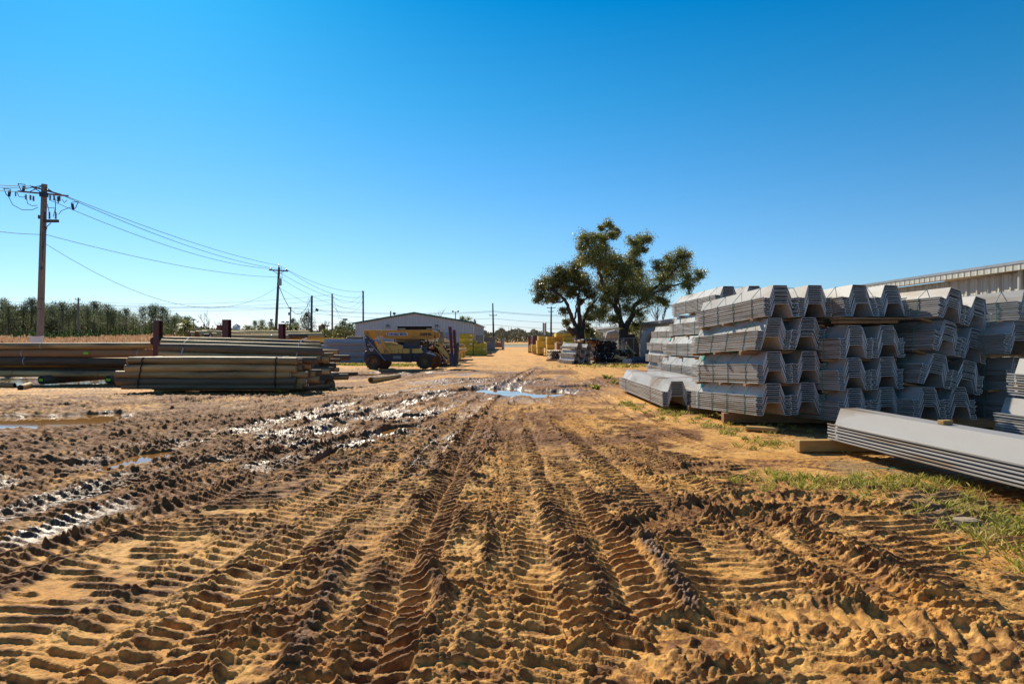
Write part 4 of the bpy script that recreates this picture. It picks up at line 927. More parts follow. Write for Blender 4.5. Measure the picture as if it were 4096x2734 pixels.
# ------------------------------------------------------------------ telehandler, measured on a side view: 1 unit = TS metres
M['t_yellow'] = nmat('worn_yellow_paint', (.85, .36, .025), (.72, .29, .02), 2, .5, .05, c3=(.36, .19, .07), s3=1.3)
M['t_cream'] = nmat('cream_yellow_paint', (.85, .50, .11), (.72, .40, .08), 2, .5, .05, c3=(.38, .24, .09), s3=1.2)
M['t_navy'] = nmat('navy_paint', (.035, .05, .10), (.028, .036, .07), 2, .4, .03, c3=(.08, .055, .035), s3=1.0)
M['tyre'] = nmat('muddy_tyre', (.085, .055, .038), (.045, .035, .03), 5, .85, .4, c3=(.14, .085, .045), s3=2.5)
M['rim'] = nmat('muddy_rim', (.22, .12, .05), (.12, .075, .04), 5, .7, .2, c3=(.40, .20, .05), s3=4)
M['chrome'] = nmat('polished_rod', (.6, .6, .6), (.5, .5, .5), 3, .25, metal=.8)
M['glass'] = nmat('cab_glass', (.10, .14, .17), (.08, .11, .13), 2, .05)
M['ink'] = nmat('dark_ink', (.03, .028, .03), (.03, .028, .03), 2, .6)
M['ink_g'] = nmat('green_ink', (.10, .17, .01), (.10, .17, .01), 2, .6)
M['ink_r'] = nmat('red_ink', (.5, .03, .05), (.5, .03, .05), 2, .6)
M['ink_b'] = nmat('navy_ink', (.02, .03, .12), (.02, .03, .12), 2, .6)
TS = .002346; TD = 35.2
TH_ = empty('telehandler', (0, TD, 0), 0, 'muddy yellow and navy telehandler parked side on before the metal building', 'telehandler')
TH_.location.x = WX(1430+1180*.18306, 35.0)
def tp(cx, cy): return ((cx-1180)*TS, (1288-cy)*TS)
def tprism(name, poly, y0, y1, mat, parent=None, bevel=.008):
    b = MB(); b.prism([tp(*p) for p in poly], y0, y1); return b.build(name, M[mat], parent or TH_, bevel=bevel)
# local y: camera side is negative
tprism('boom', [(155, 432), (420, 430), (600, 436), (1640, 430), (1680, 470), (1680, 566), (1640, 630), (600, 625), (545, 560), (300, 640), (155, 575)], -.30, .10, 't_yellow')
tprism('boom_side_plate', [(415, 432), (560, 434), (520, 560), (430, 590)], -.33, -.305, 't_cream')
tprism('boom_rib', [(600, 596), (1640, 600), (1640, 632), (600, 626)], -.34, -.305, 't_yellow')
tprism('boom_rib', [(600, 558), (1676, 560), (1676, 572), (600, 572)], -.325, -.305, 't_yellow', bevel=.002)
tprism('inner_boom', [(1660, 480), (1790, 470), (1790, 580), (1740, 620), (1660, 620)], -.22, .02, 't_yellow')
tprism('boom_head', [(1770, 462), (1882, 462), (1888, 700), (1850, 800), (2010, 1010), (1985, 1045), (1920, 1000), (1740, 820), (1680, 760), (1690, 720), (1770, 690), (1830, 560), (1830, 500)], -.27, -.19, 't_cream')
tprism('boom_head', [(1770, 462), (1882, 462), (1888, 700), (1850, 800), (2010, 1010), (1985, 1045), (1920, 1000), (1740, 820), (1680, 760), (1690, 720), (1770, 690), (1830, 560), (1830, 500)], -.02, .06, 't_cream')
b = MB(); b.prism([tp(*p) for p in [(1705, 750), (1725, 738), (1790, 765), (1800, 785), (1780, 798), (1715, 770)]], -.279, -.272); b.build('pin_slot_shade', M['black'], TH_)  # black plate laid on the head, painted as the shade inside a slot
b = MB(); b.tube([tuple((tp(1600, 430)[0], -.1, tp(0, 430)[1]+.01))]+[(tp(x, y)[0], -.12, tp(x, y)[1]) for x, y in ((1650, 415), (1720, 420), (1780, 440))], .02, 6); b.tube([(tp(1745, 438)[0], -.12, tp(0, 438)[1]), (tp(1800, 438)[0], -.12, tp(0, 438)[1])], .045, 8)
b.tube([(tp(x, y)[0], -.30, tp(x, y)[1]) for x, y in ((1780, 470), (1830, 500), (1815, 570), (1780, 640), (1770, 690))], .018, 6); b.tube([(tp(x, y)[0], -.25, tp(x, y)[1]) for x, y in ((1690, 540), (1700, 620), (1690, 680), (1670, 720))], .02, 6); b.build('hydraulic_hose', M['metal_dark'], TH_)
tprism('rear_frame_side', [(165, 570), (195, 560), (240, 572), (640, 1100), (600, 1110), (540, 1060), (250, 990), (200, 800)], -.38, -.32, 't_navy')
tprism('rear_frame_side', [(165, 570), (195, 560), (240, 572), (640, 1100), (600, 1110), (540, 1060), (250, 990), (200, 800)], .30, .36, 't_navy')
b = MB(); b.tube([(tp(262, 680)[0], -.41, tp(0, 680)[1]), (tp(625, 1100)[0], -.41, tp(0, 1100)[1])], .028, 8); b.build('frame_rail', M['metal_grey'], TH_, smooth=True)
b = MB(); b.disc((tp(200, 598)[0], -.40, tp(0, 598)[1]), .035, 'y', .05, 14); b.build('pivot_pin', M['chrome'], TH_)
tprism('engine_cover', [(440, 800), (470, 745), (560, 690), (760, 700), (1000, 780), (1000, 945), (440, 950)], -.36, .2, 't_cream', bevel=.03)
b = MB()
for i in range(5):
    for j in range(7):
        x = 585+j*16+(i % 2)*8; y = 845+i*20
        if x < 600+i*22+25: b.prism([tp(x, y), tp(x+10, y), tp(x+10, y+11), tp(x, y+11)], -.366, -.362)
for i in range(4):
    for j in range(14):
        x = 640+j*20+(i % 2)*9; y = 704+i*17
        if y > 700+max(0, x-700)*.25+4 and x < 930: b.prism([tp(x, y), tp(x+12, y), tp(x+12, y+9), tp(x, y+9)], -.366, -.362)
b.build('cooling_hole_shade', M['black'], TH_)  # black plates on the cover, painted as the shade inside its holes
for (x, y) in ((900, 858), (900, 908)):
    b = MB(); b.prism([tp(x, y), tp(x+20, y), tp(x+20, y+20), tp(x, y+20)], -.368, -.362); b.build('latch', M['black'], TH_)
tprism('side_tank', [(1005, 838), (1385, 835), (1440, 935), (1005, 945)], -.42, -.05, 't_cream', bevel=.02)
tprism('chassis', [(560, 955), (780, 950), (1300, 935), (1530, 930), (1700, 980), (1690, 1030), (1300, 1060), (1300, 1130), (600, 1110), (530, 1050)], -.30, .35, 't_navy')
tprism('tool_box', [(780, 955), (995, 955), (995, 1130), (780, 1130)], -.47, -.25, 't_navy', bevel=.015)
M['t_rust'] = nmat('rusty_brown_panel', (.085, .05, .035), (.05, .035, .03), 2, .7, .1)
tprism('fuel_tank', [(1000, 950), (1205, 940), (1215, 1110), (1190, 1140), (1000, 1130)], -.49, -.2, 't_rust', bevel=.03)
tprism('counterweight', [(150, 1000), (185, 890), (235, 890), (260, 1000), (230, 1110), (150, 1110)], -.35, .35, 't_navy', bevel=.02)
tprism('cab', [(1000, 700), (1270, 700), (1345, 830), (1180, 835), (1000, 838)], .02, .58, 't_navy')
for poly in ([(1255, 630), (1285, 630), (1350, 815), (1320, 830)], [(785, 630), (805, 630), (805, 710), (785, 710)], [(785, 632), (1270, 632), (1270, 618), (785, 618)]):
    for y0 in (.02, .54): tprism('cab_frame', poly, y0, y0+.04, 't_navy', bevel=.003)
tprism('cab_roof', [(780, 616), (1280, 616), (1270, 606), (790, 606)], .0, .60, 't_navy', bevel=.003)
b = MB(); b.prism([tp(*p) for p in [(810, 640), (1258, 640), (1275, 698), (810, 700)]], .555, .565); o = b.build('window', M['glass'], TH_)
for k, (x, y, w, h) in enumerate([(1155, 800, 50, 140), (1450, 800, 70, 130)]):
    tprism('fender_bracket', [(x, y), (x+w, y), (x+w, y+h), (x, y+h)], -.45, -.38, 't_navy')
b = MB(); b.tube([(tp(x, y)[0], -.40, tp(x, y)[1]) for x, y in ((1425, 905), (1520, 885), (1600, 895), (1665, 935))], .02, 6); b.build('fender', M['metal_grey'], TH_)
b = MB(); b.tube([(tp(510, 620)[0], -.42, tp(0, 620)[1]), (tp(745, 930)[0], -.42, tp(0, 930)[1])], .062, 12); o = b.build('lift_cylinder', M['t_cream'], TH_, smooth=True)
b = MB(); b.tube([(tp(455, 560)[0], -.42, tp(0, 560)[1]), (tp(520, 640)[0], -.42, tp(0, 640)[1])], .035, 10); b.build('piston_rod', M['chrome'], TH_, smooth=True)
b = MB(); b.tube([(tp(380, 690)[0], -.12, tp(0, 690)[1]), (tp(430, 790)[0], -.12, tp(0, 790)[1])], .06, 10); b.build('slave_cylinder', M['t_yellow'], TH_, smooth=True)
b = MB(); b.tube([(tp(1780, 860)[0], -.16, tp(0, 860)[1]), (tp(1850, 980)[0], -.16, tp(0, 980)[1])], .06, 12); b.build('tilt_cylinder', M['t_yellow'], TH_, smooth=True)
b = MB(); b.tube([(tp(1850, 980)[0], -.16, tp(0, 980)[1]), (tp(1930, 1100)[0], -.16, tp(0, 1100)[1])], .025, 10); b.build('piston_rod', M['chrome'], TH_, smooth=True)
tprism('carriage_foot', [(1925, 1100), (1975, 1065), (2015, 1065), (2020, 1155), (1930, 1145)], -.30, .1, 't_yellow')
tprism('carriage', [(2000, 930), (2030, 925), (2095, 960), (2095, 1180), (2020, 1180), (2020, 1000)], -.45, .45, 't_navy')
tprism('fork', [(2090, 1180), (2120, 920), (2170, 705), (2205, 710), (2185, 1180), (2130, 1200)], -.42, -.30, 'metal_dark')
tprism('fork', [(2090, 1180), (2120, 920), (2170, 705), (2205, 710), (2185, 1180), (2130, 1200)], .28, .40, 'metal_dark')
def wheel(cx, cy, ox, oy, ry, scale=1.0):
    w = empty('wheel', (tp(cx, cy)[0]+ox, oy, tp(cx, cy)[1])); w.parent = TH_
    Rw = 172*TS*scale; b = MB(); W2 = .15
    prof = [(-W2, .56), (-W2*1.05, .70), (-W2, .88), (-W2*.8, .95), (0, .97), (W2*.8, .95), (W2, .88), (W2*1.05, .70), (W2, .56)]
    n = 40; vs = []
    for k in range(n):
        a = 2*math.pi*k/n
        for (y, q) in prof: vs.append((math.cos(a)*q*Rw, y, math.sin(a)*q*Rw))
    m_ = len(prof); fs = [(k*m_+j, k*m_+j+1, ((k+1) % n)*m_+j+1, ((k+1) % n)*m_+j) for k in range(n) for j in range(m_-1)]
    b.add(vs, fs)
    for k in range(18):
        for s_ in (-1, 1):
            a = 2*math.pi*(k+(.25 if s_ > 0 else 0))/18; c = Vector((math.cos(a)*Rw*.965, s_*W2*.5, math.sin(a)*Rw*.965))
            b.box(c, (.05, W2*1.05, .035), rot=Matrix.Rotation(-a, 3, 'Y') @ Matrix.Rotation(s_*.5, 3, 'X'))
    b.build('tyre', M['tyre'], w, smooth=True)
    b = MB()
    vs = []; pr = [(-W2*.95, .57), (-W2*.6, .52), (-W2*.35, .50), (-W2*.35, .20), (-W2*.75, .17), (-W2*.75, .0001)]
    for k in range(n):
        a = 2*math.pi*k/n
        for (y, q) in pr: vs.append((math.cos(a)*q*Rw, y, math.sin(a)*q*Rw))
    m_ = len(pr); b.add(vs, [(k*m_+j, ((k+1) % n)*m_+j, ((k+1) % n)*m_+j+1, k*m_+j+1) for k in range(n) for j in range(m_-1)])
    for k in range(8):
        a = 2*math.pi*k/8; b.disc((math.cos(a)*Rw*.36, -W2*.5, math.sin(a)*Rw*.36), .022, 'y', .06, 6)
    b.disc((0, W2*.4, 0), Rw*.55, 'y', .03, 20)
    b.build('rim', M['rim'], w, smooth=True)
    w.rotation_euler = (0, 0, ry)
wheel(368, 1128, 0, -.36, R(-4)); wheel(1470, 1108, 0, -.36, R(-4))
wheel(368, 1128, .33, .62, 0); wheel(1470, 1108, .36, .62, 0)
b = MB(); b.tube([(tp(368, 0)[0], -.3, tp(0, 1118)[1]), (tp(368, 0)[0]+.2, .6, tp(0, 1118)[1])], .06, 8); b.tube([(tp(1470, 0)[0], -.3, tp(0, 1108)[1]), (tp(1470, 0)[0]+.2, .6, tp(0, 1108)[1])], .06, 8); b.build('axle', M['metal_dark'], TH_)
def text(s, loc, size, mat, parent, y=-.001, name='lettering', w=None, rz=0, shear=0, off=0.0, sp=1.0, ext=.002):
    cu = bpy.data.curves.new('txt', 'FONT'); cu.body = s; cu.size = size; cu.extrude = ext; cu.offset = off; cu.align_x = 'LEFT'; cu.align_y = 'BOTTOM'; cu.space_character = sp; cu.resolution_u = 3
    o = bpy.data.objects.new('txt', cu); COL.objects.link(o); bpy.context.view_layer.update()
    dg = bpy.context.evaluated_depsgraph_get(); me = bpy.data.meshes.new_from_object(o.evaluated_get(dg)); bpy.data.objects.remove(o)
    xs = [v.co.x for v in me.vertices]; x0 = min(xs); wd = max(xs)-x0
    ys = [v.co.y for v in me.vertices]; yb = min(ys); hh = max(ys)-yb
    kx = (w/wd) if w else 1
    for v in me.vertices: v.co = Vector(((v.co.x-x0)*kx, v.co.z, (v.co.y-yb)*size/hh))
    for v in me.vertices: v.co.y = -v.co.y
    me.materials.clear(); me.materials.append(M[mat]); o = link(name, me, parent, loc); me.update(); return o
b = MB(); b.prism([tp(*p) for p in [(642, 488), (1102, 488), (1102, 558), (642, 558)]], -.318, -.306); sg = b.build('name_sign', M['white'], TH_)
sg['label'] = 'white rental company sign on the boom'
def onboom(s, x0, x1, y0, y1, yy, mat, parent=TH_, off=.006):
    a = tp(x0, y1); c = tp(x1, y0); return text(s, (a[0], yy, a[1]), (c[1]-a[1]), mat, parent, w=c[0]-a[0], off=off, name='lettering')
onboom('P', 656, 690, 496, 550, -.322, 'ink_b'); onboom('A', 694, 724, 496, 550, -.322, 'ink_r'); onboom('NH', 728, 778, 496, 550, -.322, 'ink_b'); onboom('A', 781, 808, 496, 550, -.322, 'ink_r'); onboom('NDLE', 812, 908, 496, 550, -.322, 'ink_b'); onboom('RENTAL', 930, 1088, 496, 550, -.322, 'ink_b')
onboom('GEHL', 1366, 1640, 495, 552, -.318, 'ink'); onboom('25', 204, 250, 480, 515, -.306, 'ink_g', off=.003); onboom('25', 1800, 1845, 700, 732, -.28, 'ink_g', off=.003)
onboom('RS6', 268, 370, 826, 864, -.386, 'white', off=.003); onboom('34', 296, 346, 868, 894, -.386, 'white', off=.003)
for (x0, y0, x1, y1) in ((803, 1000, 965, 1018), (803, 1030, 965, 1048), (233, 740, 288, 766), (560, 800, 584, 835), (1830, 628, 1876, 646)):
    b = MB(); yy = -.474 if x0 == 803 else (-.385 if x0 == 233 else (-.366 if x0 == 560 else -.275)); b.prism([tp(x0, y0), tp(x1, y0), tp(x1, y1), tp(x0, y1)], yy, yy+.003); b.build('decal', M['concrete'], TH_)
# red channels standing on the forks
for lab, poly, y0 in (('tall dark red steel channel standing on the telehandler forks', [(1988, 362), (2058, 360), (2094, 960), (2040, 940)], -.30), ('shorter dark red steel channel behind the tall one on the forks', [(2064, 426), (2124, 424), (2148, 900), (2095, 930)], .25)):
    b = MB(); P_ = [tp(*p) for p in poly]; b.prism(P_, y0, y0+.015); b.prism([P_[0], ((P_[0][0]+.02), P_[0][1]), ((P_[3][0]+.02), P_[3][1]), P_[3]], y0+.016, y0+.14); b.prism([((P_[1][0]-.02), P_[1][1]), P_[1], P_[2], ((P_[2][0]-.02), P_[2][1])], y0+.016, y0+.14)
    o = b.build('steel_channel', M['red']); o.location = TH_.location; tag(o, lab, 'steel channel')
# ------------------------------------------------------------------ leaves
def leafmat(name, c1, c2, c3, rough=.5, trans=.3):
    m, nt, bs = newmat(name); N = nt.nodes; L = nt.links
    g = N.new('ShaderNodeNewGeometry'); cr = N.new('ShaderNodeValToRGB')
    cr.color_ramp.elements[0].color = (*c1, 1); cr.color_ramp.elements[1].color = (*c2, 1); e = cr.color_ramp.elements.new(.6); e.color = (*c3, 1)
    L.new(g.outputs['Random Per Island'], cr.inputs[0]); oi = N.new('ShaderNodeObjectInfo'); h = N.new('ShaderNodeHueSaturation'); mr = N.new('ShaderNodeMapRange'); mr.inputs[3].default_value = .75; mr.inputs[4].default_value = 1.25
    L.new(oi.outputs['Random'], mr.inputs[0]); L.new(mr.outputs[0], h.inputs['Value']); L.new(cr.outputs[0], h.inputs['Color'])
    L.new(h.outputs[0], bs.inputs['Base Color']); bs.inputs['Roughness'].default_value = rough
    tr = N.new('ShaderNodeBsdfTranslucent'); L.new(h.outputs[0], tr.inputs['Color']); ms = N.new('ShaderNodeMixShader'); ms.inputs[0].default_value = trans
    out = [n for n in N if n.type == 'OUTPUT_MATERIAL'][0]; L.new(bs.outputs[0], ms.inputs[1]); L.new(tr.outputs[0], ms.inputs[2]); L.new(ms.outputs[0], out.inputs['Surface']); return m
M['oakleaf'] = leafmat('oak_leaves', (.10, .11, .025), (.42, .38, .11), (.21, .21, .05), .38, .42)
M['pineleaf'] = leafmat('pine_needles', (.09, .12, .065), (.24, .25, .12), (.15, .18, .085), .6, .42)  # slight bluish-green distance haze mixed into the needle colours
M['youngpine'] = leafmat('young_pine_needles', (.03, .09, .015), (.14, .20, .03), (.07, .14, .02), .6, .3)
M['shrub'] = leafmat('shrub_leaves', (.05, .06, .012), (.24, .20, .04), (.12, .12, .025), .55, .35)
M['palmleaf'] = leafmat('palm_fronds', (.10, .13, .015), (.32, .30, .05), (.18, .20, .03), .45, .4)
M['woodmass'] = leafmat('wood_understorey', (.10, .085, .045), (.30, .19, .11), (.15, .14, .06), .8, .4)  # lightened palette: distance haze is painted into these colours
M['farwood'] = leafmat('far_trees', (.11, .13, .09), (.24, .22, .14), (.16, .16, .10), .8, .2)
M['drygrass'] = leafmat('dry_field_grass', (.44, .24, .12), (.66, .44, .26), (.54, .31, .17), .8, .4)
M['grass'] = leafmat('green_grass', (.16, .20, .015), (.60, .46, .17), (.38, .36, .07), .6, .4)
M['litter'] = leafmat('dead_leaves', (.16, .08, .03), (.42, .26, .12), (.26, .15, .06), .8, .2)
M['bark'] = nmat('oak_bark', (.085, .062, .045), (.045, .034, .026), 5, .9, .6, (2, 2, .6))
M['pinebark'] = nmat('pine_bark', (.12, .085, .065), (.07, .05, .04), 4, .9, .4)
def quads_at(cen, size, aspect=.6, flat=0.0, r=nr):
    n = len(cen); a = r.normal(size=(n, 3)); a[:, 2] *= (1-flat); a /= np.linalg.norm(a, axis=1)[:, None]
    b = r.normal(size=(n, 3)); b[:, 2] *= (1-flat); b -= (b*a).sum(1)[:, None]*a; b /= np.linalg.norm(b, axis=1)[:, None]
    s = size[:, None] if hasattr(size, 'shape') else size
    u = a*s; v = b*s*aspect
    P = np.stack([cen-u, cen-v*.9, cen+u, cen+v*.9], 1).reshape(-1, 3); return P, np.arange(n*4).reshape(n, 4)
def leaf_mesh(name, cen, size, mat, aspect=.6, flat=0.0):
    P, Q = quads_at(np.asarray(cen), size, aspect, flat); return np_mesh(name, P, Q, M[mat], smooth=False)
def ball(n, c, r, sq=1.0, shell=.45, rs=nr):
    d = rs.normal(size=(n, 3)); d /= np.linalg.norm(d, axis=1)[:, None]; q = rs.uniform(shell**3, 1, n)**(1/3)
    p = d*q[:, None]*np.asarray(r if hasattr(r, '__len__') else (r, r, r*sq)); return p+np.asarray(c)
# ------------------------------------------------------------------ live oaks
OD = 50.; OK = .3507*OD/FPX
def ox(x, y, dep=0): return Vector((WX(2100+x*.3507, OD), OD+dep, WZ(850+y*.3507, OD)))
def oak(label, base, limbs, blobs, seed, trunk):
    rs = np.random.RandomState(seed); q = random.Random(seed); bp_ = ox(base[0], base[1]); bp_.z = 0
    r = empty('oak_tree', bp_, 0, label, 'tree', 'oak trees by the fence')
    b = MB(); allp = []
    tp_ = [ox(*p) for p in trunk]; tp_[0].z = -.2
    b.tube([p-bp_ for p in tp_], [.46, .36, .34][:len(tp_)] if len(tp_) < 4 else [.46, .38, .34, .30], 12)
    for (pts, r0_, r1_, dep) in limbs:
        n = len(pts); P = []
        for i, p in enumerate(pts):
            t = i/(n-1); P.append(ox(p[0], p[1], dep*t))
        C = spline([tuple(p) for p in P], 5); C = [Vector(c)+Vector((q.uniform(-.04, .04), q.uniform(-.12, .12), q.uniform(-.04, .04))) for c in C]
        b.tube([c-bp_ for c in C], [r0_+(r1_-r0_)*(i/(len(C)-1))**.8 for i in range(len(C))], 8); allp += [(c, r0_+(r1_-r0_)*(i/(len(C)-1))) for i, c in enumerate(C)]
    cen = []
    for (x, y, rad) in blobs:
        c = ox(x, y); near_ = sorted(allp, key=lambda t: (t[0].x-c.x)**2+(t[0].z-c.z)**2)[:2]; a = near_[0]
        dep = a[0].y-OD+q.uniform(-1.1, 1.1); c = ox(x, y, dep); R_ = rad*OK*1.13
        mid = (a[0]+c)/2+Vector((q.uniform(-.2, .2), 0, q.uniform(-.1, .2)))
        b.tube([a[0]-bp_, mid-bp_, c-bp_], [min(.05, a[1]), .035, .018], 5)
        nsub = max(8, int(rad/2.8))
        for k in range(nsub):
            d = Vector((q.gauss(0, 1), q.gauss(0, 1), q.gauss(0, 1))).normalized()*R_*q.uniform(.3, 1.1); s = c+d
            b.tube([c-bp_, c+d*.55+Vector((0, 0, .03))-bp_, s+d*.15-bp_], [.018, .012, .005], 4)
            m = int(52*q.uniform(.3, 1.4)); pr = R_*q.uniform(.25, .65)
            g = rs.normal(size=(m, 3))*pr*.62*np.array([1, 1, .75]); cen.append(g+np.array(s))
            t = rs.uniform(.3, 1.1, 16)[:, None]; cen.append(np.array(c)+np.array(d)*t+rs.normal(size=(16, 3))*.09)
    b.build('trunk', [M['bark']], r, smooth=True)
    cen = np.concatenate(cen)-np.array(bp_); me = leaf_mesh('crown', cen, rs.uniform(.03, .07, len(cen)), 'oakleaf', .55); link('crown', me, r); return r
oak('right hand oak, the taller and wider of the two, bare limbs showing through its crown', (1120, 1420), [
 ([(1105, 1310), (1060, 1150), (1010, 1060), (930, 960), (875, 850), (830, 700), (780, 560), (700, 400), (660, 320)], .24, .05, -1.5),
 ([(1020, 1075), (1070, 900), (1160, 720), (1225, 560), (1290, 430), (1400, 300), (1490, 250)], .18, .035, 1.5),
 ([(1150, 1310), (1225, 1170), (1260, 1060), (1400, 950), (1500, 850), (1680, 700), (1790, 570), (1850, 480)], .24, .04, .8),
 ([(825, 690), (900, 560), (905, 400), (920, 230), (1060, 200)], .12, .03, -.5), ([(1260, 1050), (1400, 960), (1600, 860), (1800, 810), (1950, 750)], .13, .03, -1.6),
 ([(875, 850), (900, 700), (950, 560), (1000, 500)], .10, .03, 1.8), ([(1110, 1300), (1100, 1120), (1090, 960), (1130, 820), (1250, 700)], .14, .03, 2.4),
 ([(1225, 1170), (1320, 1100), (1420, 1060), (1560, 1000)], .09, .02, 1.0)],
 [(650, 330, 80), (760, 330, 90), (860, 210, 45), (930, 180, 60), (1050, 210, 60), (960, 290, 50), (650, 430, 70), (780, 470, 110), (900, 420, 80), (960, 520, 110), (700, 560, 110), (820, 620, 100), (640, 560, 70), (950, 680, 130), (1080, 500, 70), (1090, 620, 100), (1250, 330, 70), (1350, 280, 70), (1450, 260, 70), (1400, 400, 50), (1300, 440, 50), (1200, 520, 80), (1300, 580, 75), (1100, 800, 130), (1250, 700, 120), (900, 800, 110), (1400, 650, 90), (1350, 800, 130), (1500, 620, 75), (1550, 750, 120), (1700, 530, 85), (1800, 480, 85), (1870, 480, 75), (1820, 600, 95), (1720, 700, 120), (1820, 760, 100), (1920, 740, 60), (900, 280, 60), (880, 340, 70), (1330, 370, 60), (1240, 460, 60), (1640, 620, 70), (1100, 700, 100), (1000, 600, 90), (1180, 650, 80), (1150, 900, 100), (950, 900, 90), (1780, 870, 80), (1600, 870, 100), (1450, 880, 110), (1250, 900, 130), (1050, 950, 120), (1400, 1000, 90), (1550, 980, 70), (1620, 1020, 50), (870, 1000, 100), (900, 1130, 100), (1000, 1210, 70), (1150, 1100, 90), (820, 1180, 80), (1300, 1150, 90), (1270, 1270, 60), (1340, 960, 80), (1190, 1330, 50)], 5,
 [(1120, 1600), (1120, 1420), (1125, 1330)])
oak('left hand oak, smaller, its crown reaching left over the yellow lumber stacks', (625, 1420), [
 ([(600, 1350), (540, 1220), (490, 1090), (430, 980), (330, 910), (200, 870), (100, 855)], .20, .03, -1.0), ([(620, 1350), (620, 1100), (610, 950), (630, 860), (590, 720), (560, 600)], .18, .03, .5),
 ([(650, 1350), (680, 1190), (750, 1070), (820, 1000), (860, 940)], .17, .04, 1.2), ([(440, 990), (380, 1030), (250, 1020), (140, 1010)], .08, .02, -1.5), ([(620, 1060), (700, 980), (790, 950)], .08, .02, -1.2),
 ([(600, 940), (520, 850), (420, 800), (300, 760)], .09, .02, 1.0), ([(550, 1240), (590, 1130), (600, 1040), (680, 860), (720, 760)], .09, .02, 1.6)],
 [(150, 860, 75), (230, 790, 90), (350, 730, 100), (460, 690, 100), (560, 640, 90), (330, 870, 110), (450, 850, 100), (200, 960, 80), (130, 1010, 40), (560, 770, 90), (680, 690, 90), (700, 800, 90), (440, 1130, 55), (500, 930, 70), (480, 1250, 45), (700, 900, 70), (650, 1010, 40), (760, 950, 55), (280, 990, 50), (400, 640, 50), (620, 560, 50), (740, 1220, 70), (730, 1330, 70), (640, 760, 80), (520, 700, 80), (400, 780, 90), (780, 1080, 60), (560, 900, 60), (330, 960, 60)], 9,
 [(625, 1600), (625, 1430), (620, 1340)])
b = MB(); b.tube([ox(560, 1390, -.5), ox(520, 1350, -.6), ox(475, 1310, -.8)], [.22, .2, .16], 9); b.tube([ox(585, 1370, -.5), ox(545, 1310, -.7)], [.14, .12], 8); o = b.build('cut_limb', [M['bark']], smooth=True); tag(o, 'sawn off thick limb stump leaning left beside the smaller oak', 'limb')
# ------------------------------------------------------------------ bare trees
def bare(label, fx, fy0, fyt, d, seed, spread=.35, group='leafless trees in the distance', mat='pinebark'):
    q = random.Random(seed); H_ = WZ(fyt, d); r = empty('bare_tree', (WX(fx, d), d, 0), 0, label, 'tree', group); b = MB()
    def grow(p, dr, l, rad, lev):
        e = p+dr*l; m = p+dr*l*.5+Vector((q.uniform(-1, 1), q.uniform(-1, 1), 0))*l*.05; b.tube([p, m, e], [rad, rad*.8, rad*.6], 5 if lev < 2 else 3)
        if lev >= 4: return
        for k in range(3 if lev < 3 else 3):
            nd = (dr+Vector((q.uniform(-1, 1), q.uniform(-1, 1), q.uniform(-.1, .5)))*spread*1.6).normalized(); grow(p.lerp(e, q.uniform(.55, 1)), nd, l*q.uniform(.55, .8), rad*.55, lev+1)
    grow(Vector((0, 0, 0)), Vector((0, 0, 1)), H_*.42, .02*H_, 0); part('trunk', b, mat, r); return r
bare('leafless tree showing over the left half of the distant trees', 832, 1340, 1252, 170, 3)
bare('leafless tree right beside the first one over the distant trees', 885, 1340, 1266, 180, 4)
bare('leafless tree top sticking up behind the roof of the metal building', 1725, 1340, 1236, 130, 5)
bare('second leafless top behind the metal building roof, right of the first', 1752, 1340, 1246, 132, 6)
bare('left of two thin leafless trees beyond the yard exit', 2008, 1375, 1300, 220, 7)
bare('right of two thin leafless trees beyond the yard exit', 2030, 1375, 1298, 220, 8)
bare('leafless tree behind the long beige shed, right of the oaks', 2655, 1300, 1196, 75, 9, .3)
bare('leafless tree between the big oak and the one behind the shed', 2625, 1300, 1215, 80, 10, .3)
bare('leafless twiggy tree right of the floodlight pole', 1280, 1340, 1265, 112, 11)
# ------------------------------------------------------------------ pines and wood on the left
def pine_proto(seed, low=.42):
    rs = np.random.RandomState(seed); q = random.Random(seed); r = empty('pine_tree', (0, 0, 0)); b = MB()
    b.tube([(0, 0, -.3), (q.uniform(-.1, .1), 0, 5), (q.uniform(-.2, .2), 0, 9.6)], [.14, .10, .03], 6); cen = []
    for k in range(40):
        t = q.uniform(low, 1.0); a = q.uniform(0, 6.28); R_ = (1.9*(1-((t-low)/(1-low))**1.6)+.35)*q.uniform(.1, 1.0); c = Vector((math.cos(a)*R_, math.sin(a)*R_, t*9.5))
        cen.append(rs.normal(size=(64, 3))*np.array([.52, .52, .44])*q.uniform(.6, 1.3)+np.array(c))
    b.build('trunk', M['pinebark'], r); cen = np.concatenate(cen); link('crown', leaf_mesh('crown', cen, rs.uniform(.08, .18, len(cen)), 'pineleaf', .5), r); return r
protos = [pine_proto(s, l) for s, l in ((1, .42), (2, .55), (3, .3), (4, .62), (5, .36))]; used = set()
PL = [(10, 1190), (60, 1215), (95, 1204), (128, 1190), (150, 1202), (178, 1212), (205, 1216), (225, 1204), (250, 1206), (275, 1212), (300, 1210), (330, 1212), (350, 1218), (378, 1204), (402, 1212), (431, 1214), (455, 1230), (480, 1236), (505, 1232), (535, 1248), (572, 1224), (605, 1216), (622, 1214), (650, 1226), (672, 1238), (-40, 1200), (-90, 1205), (35, 1205), (700, 1268), (725, 1275), (748, 1268), (690, 1262)]
PL2 = [(x+q_, y+26) for x, y in PL if x < 560 for q_ in (14,)]
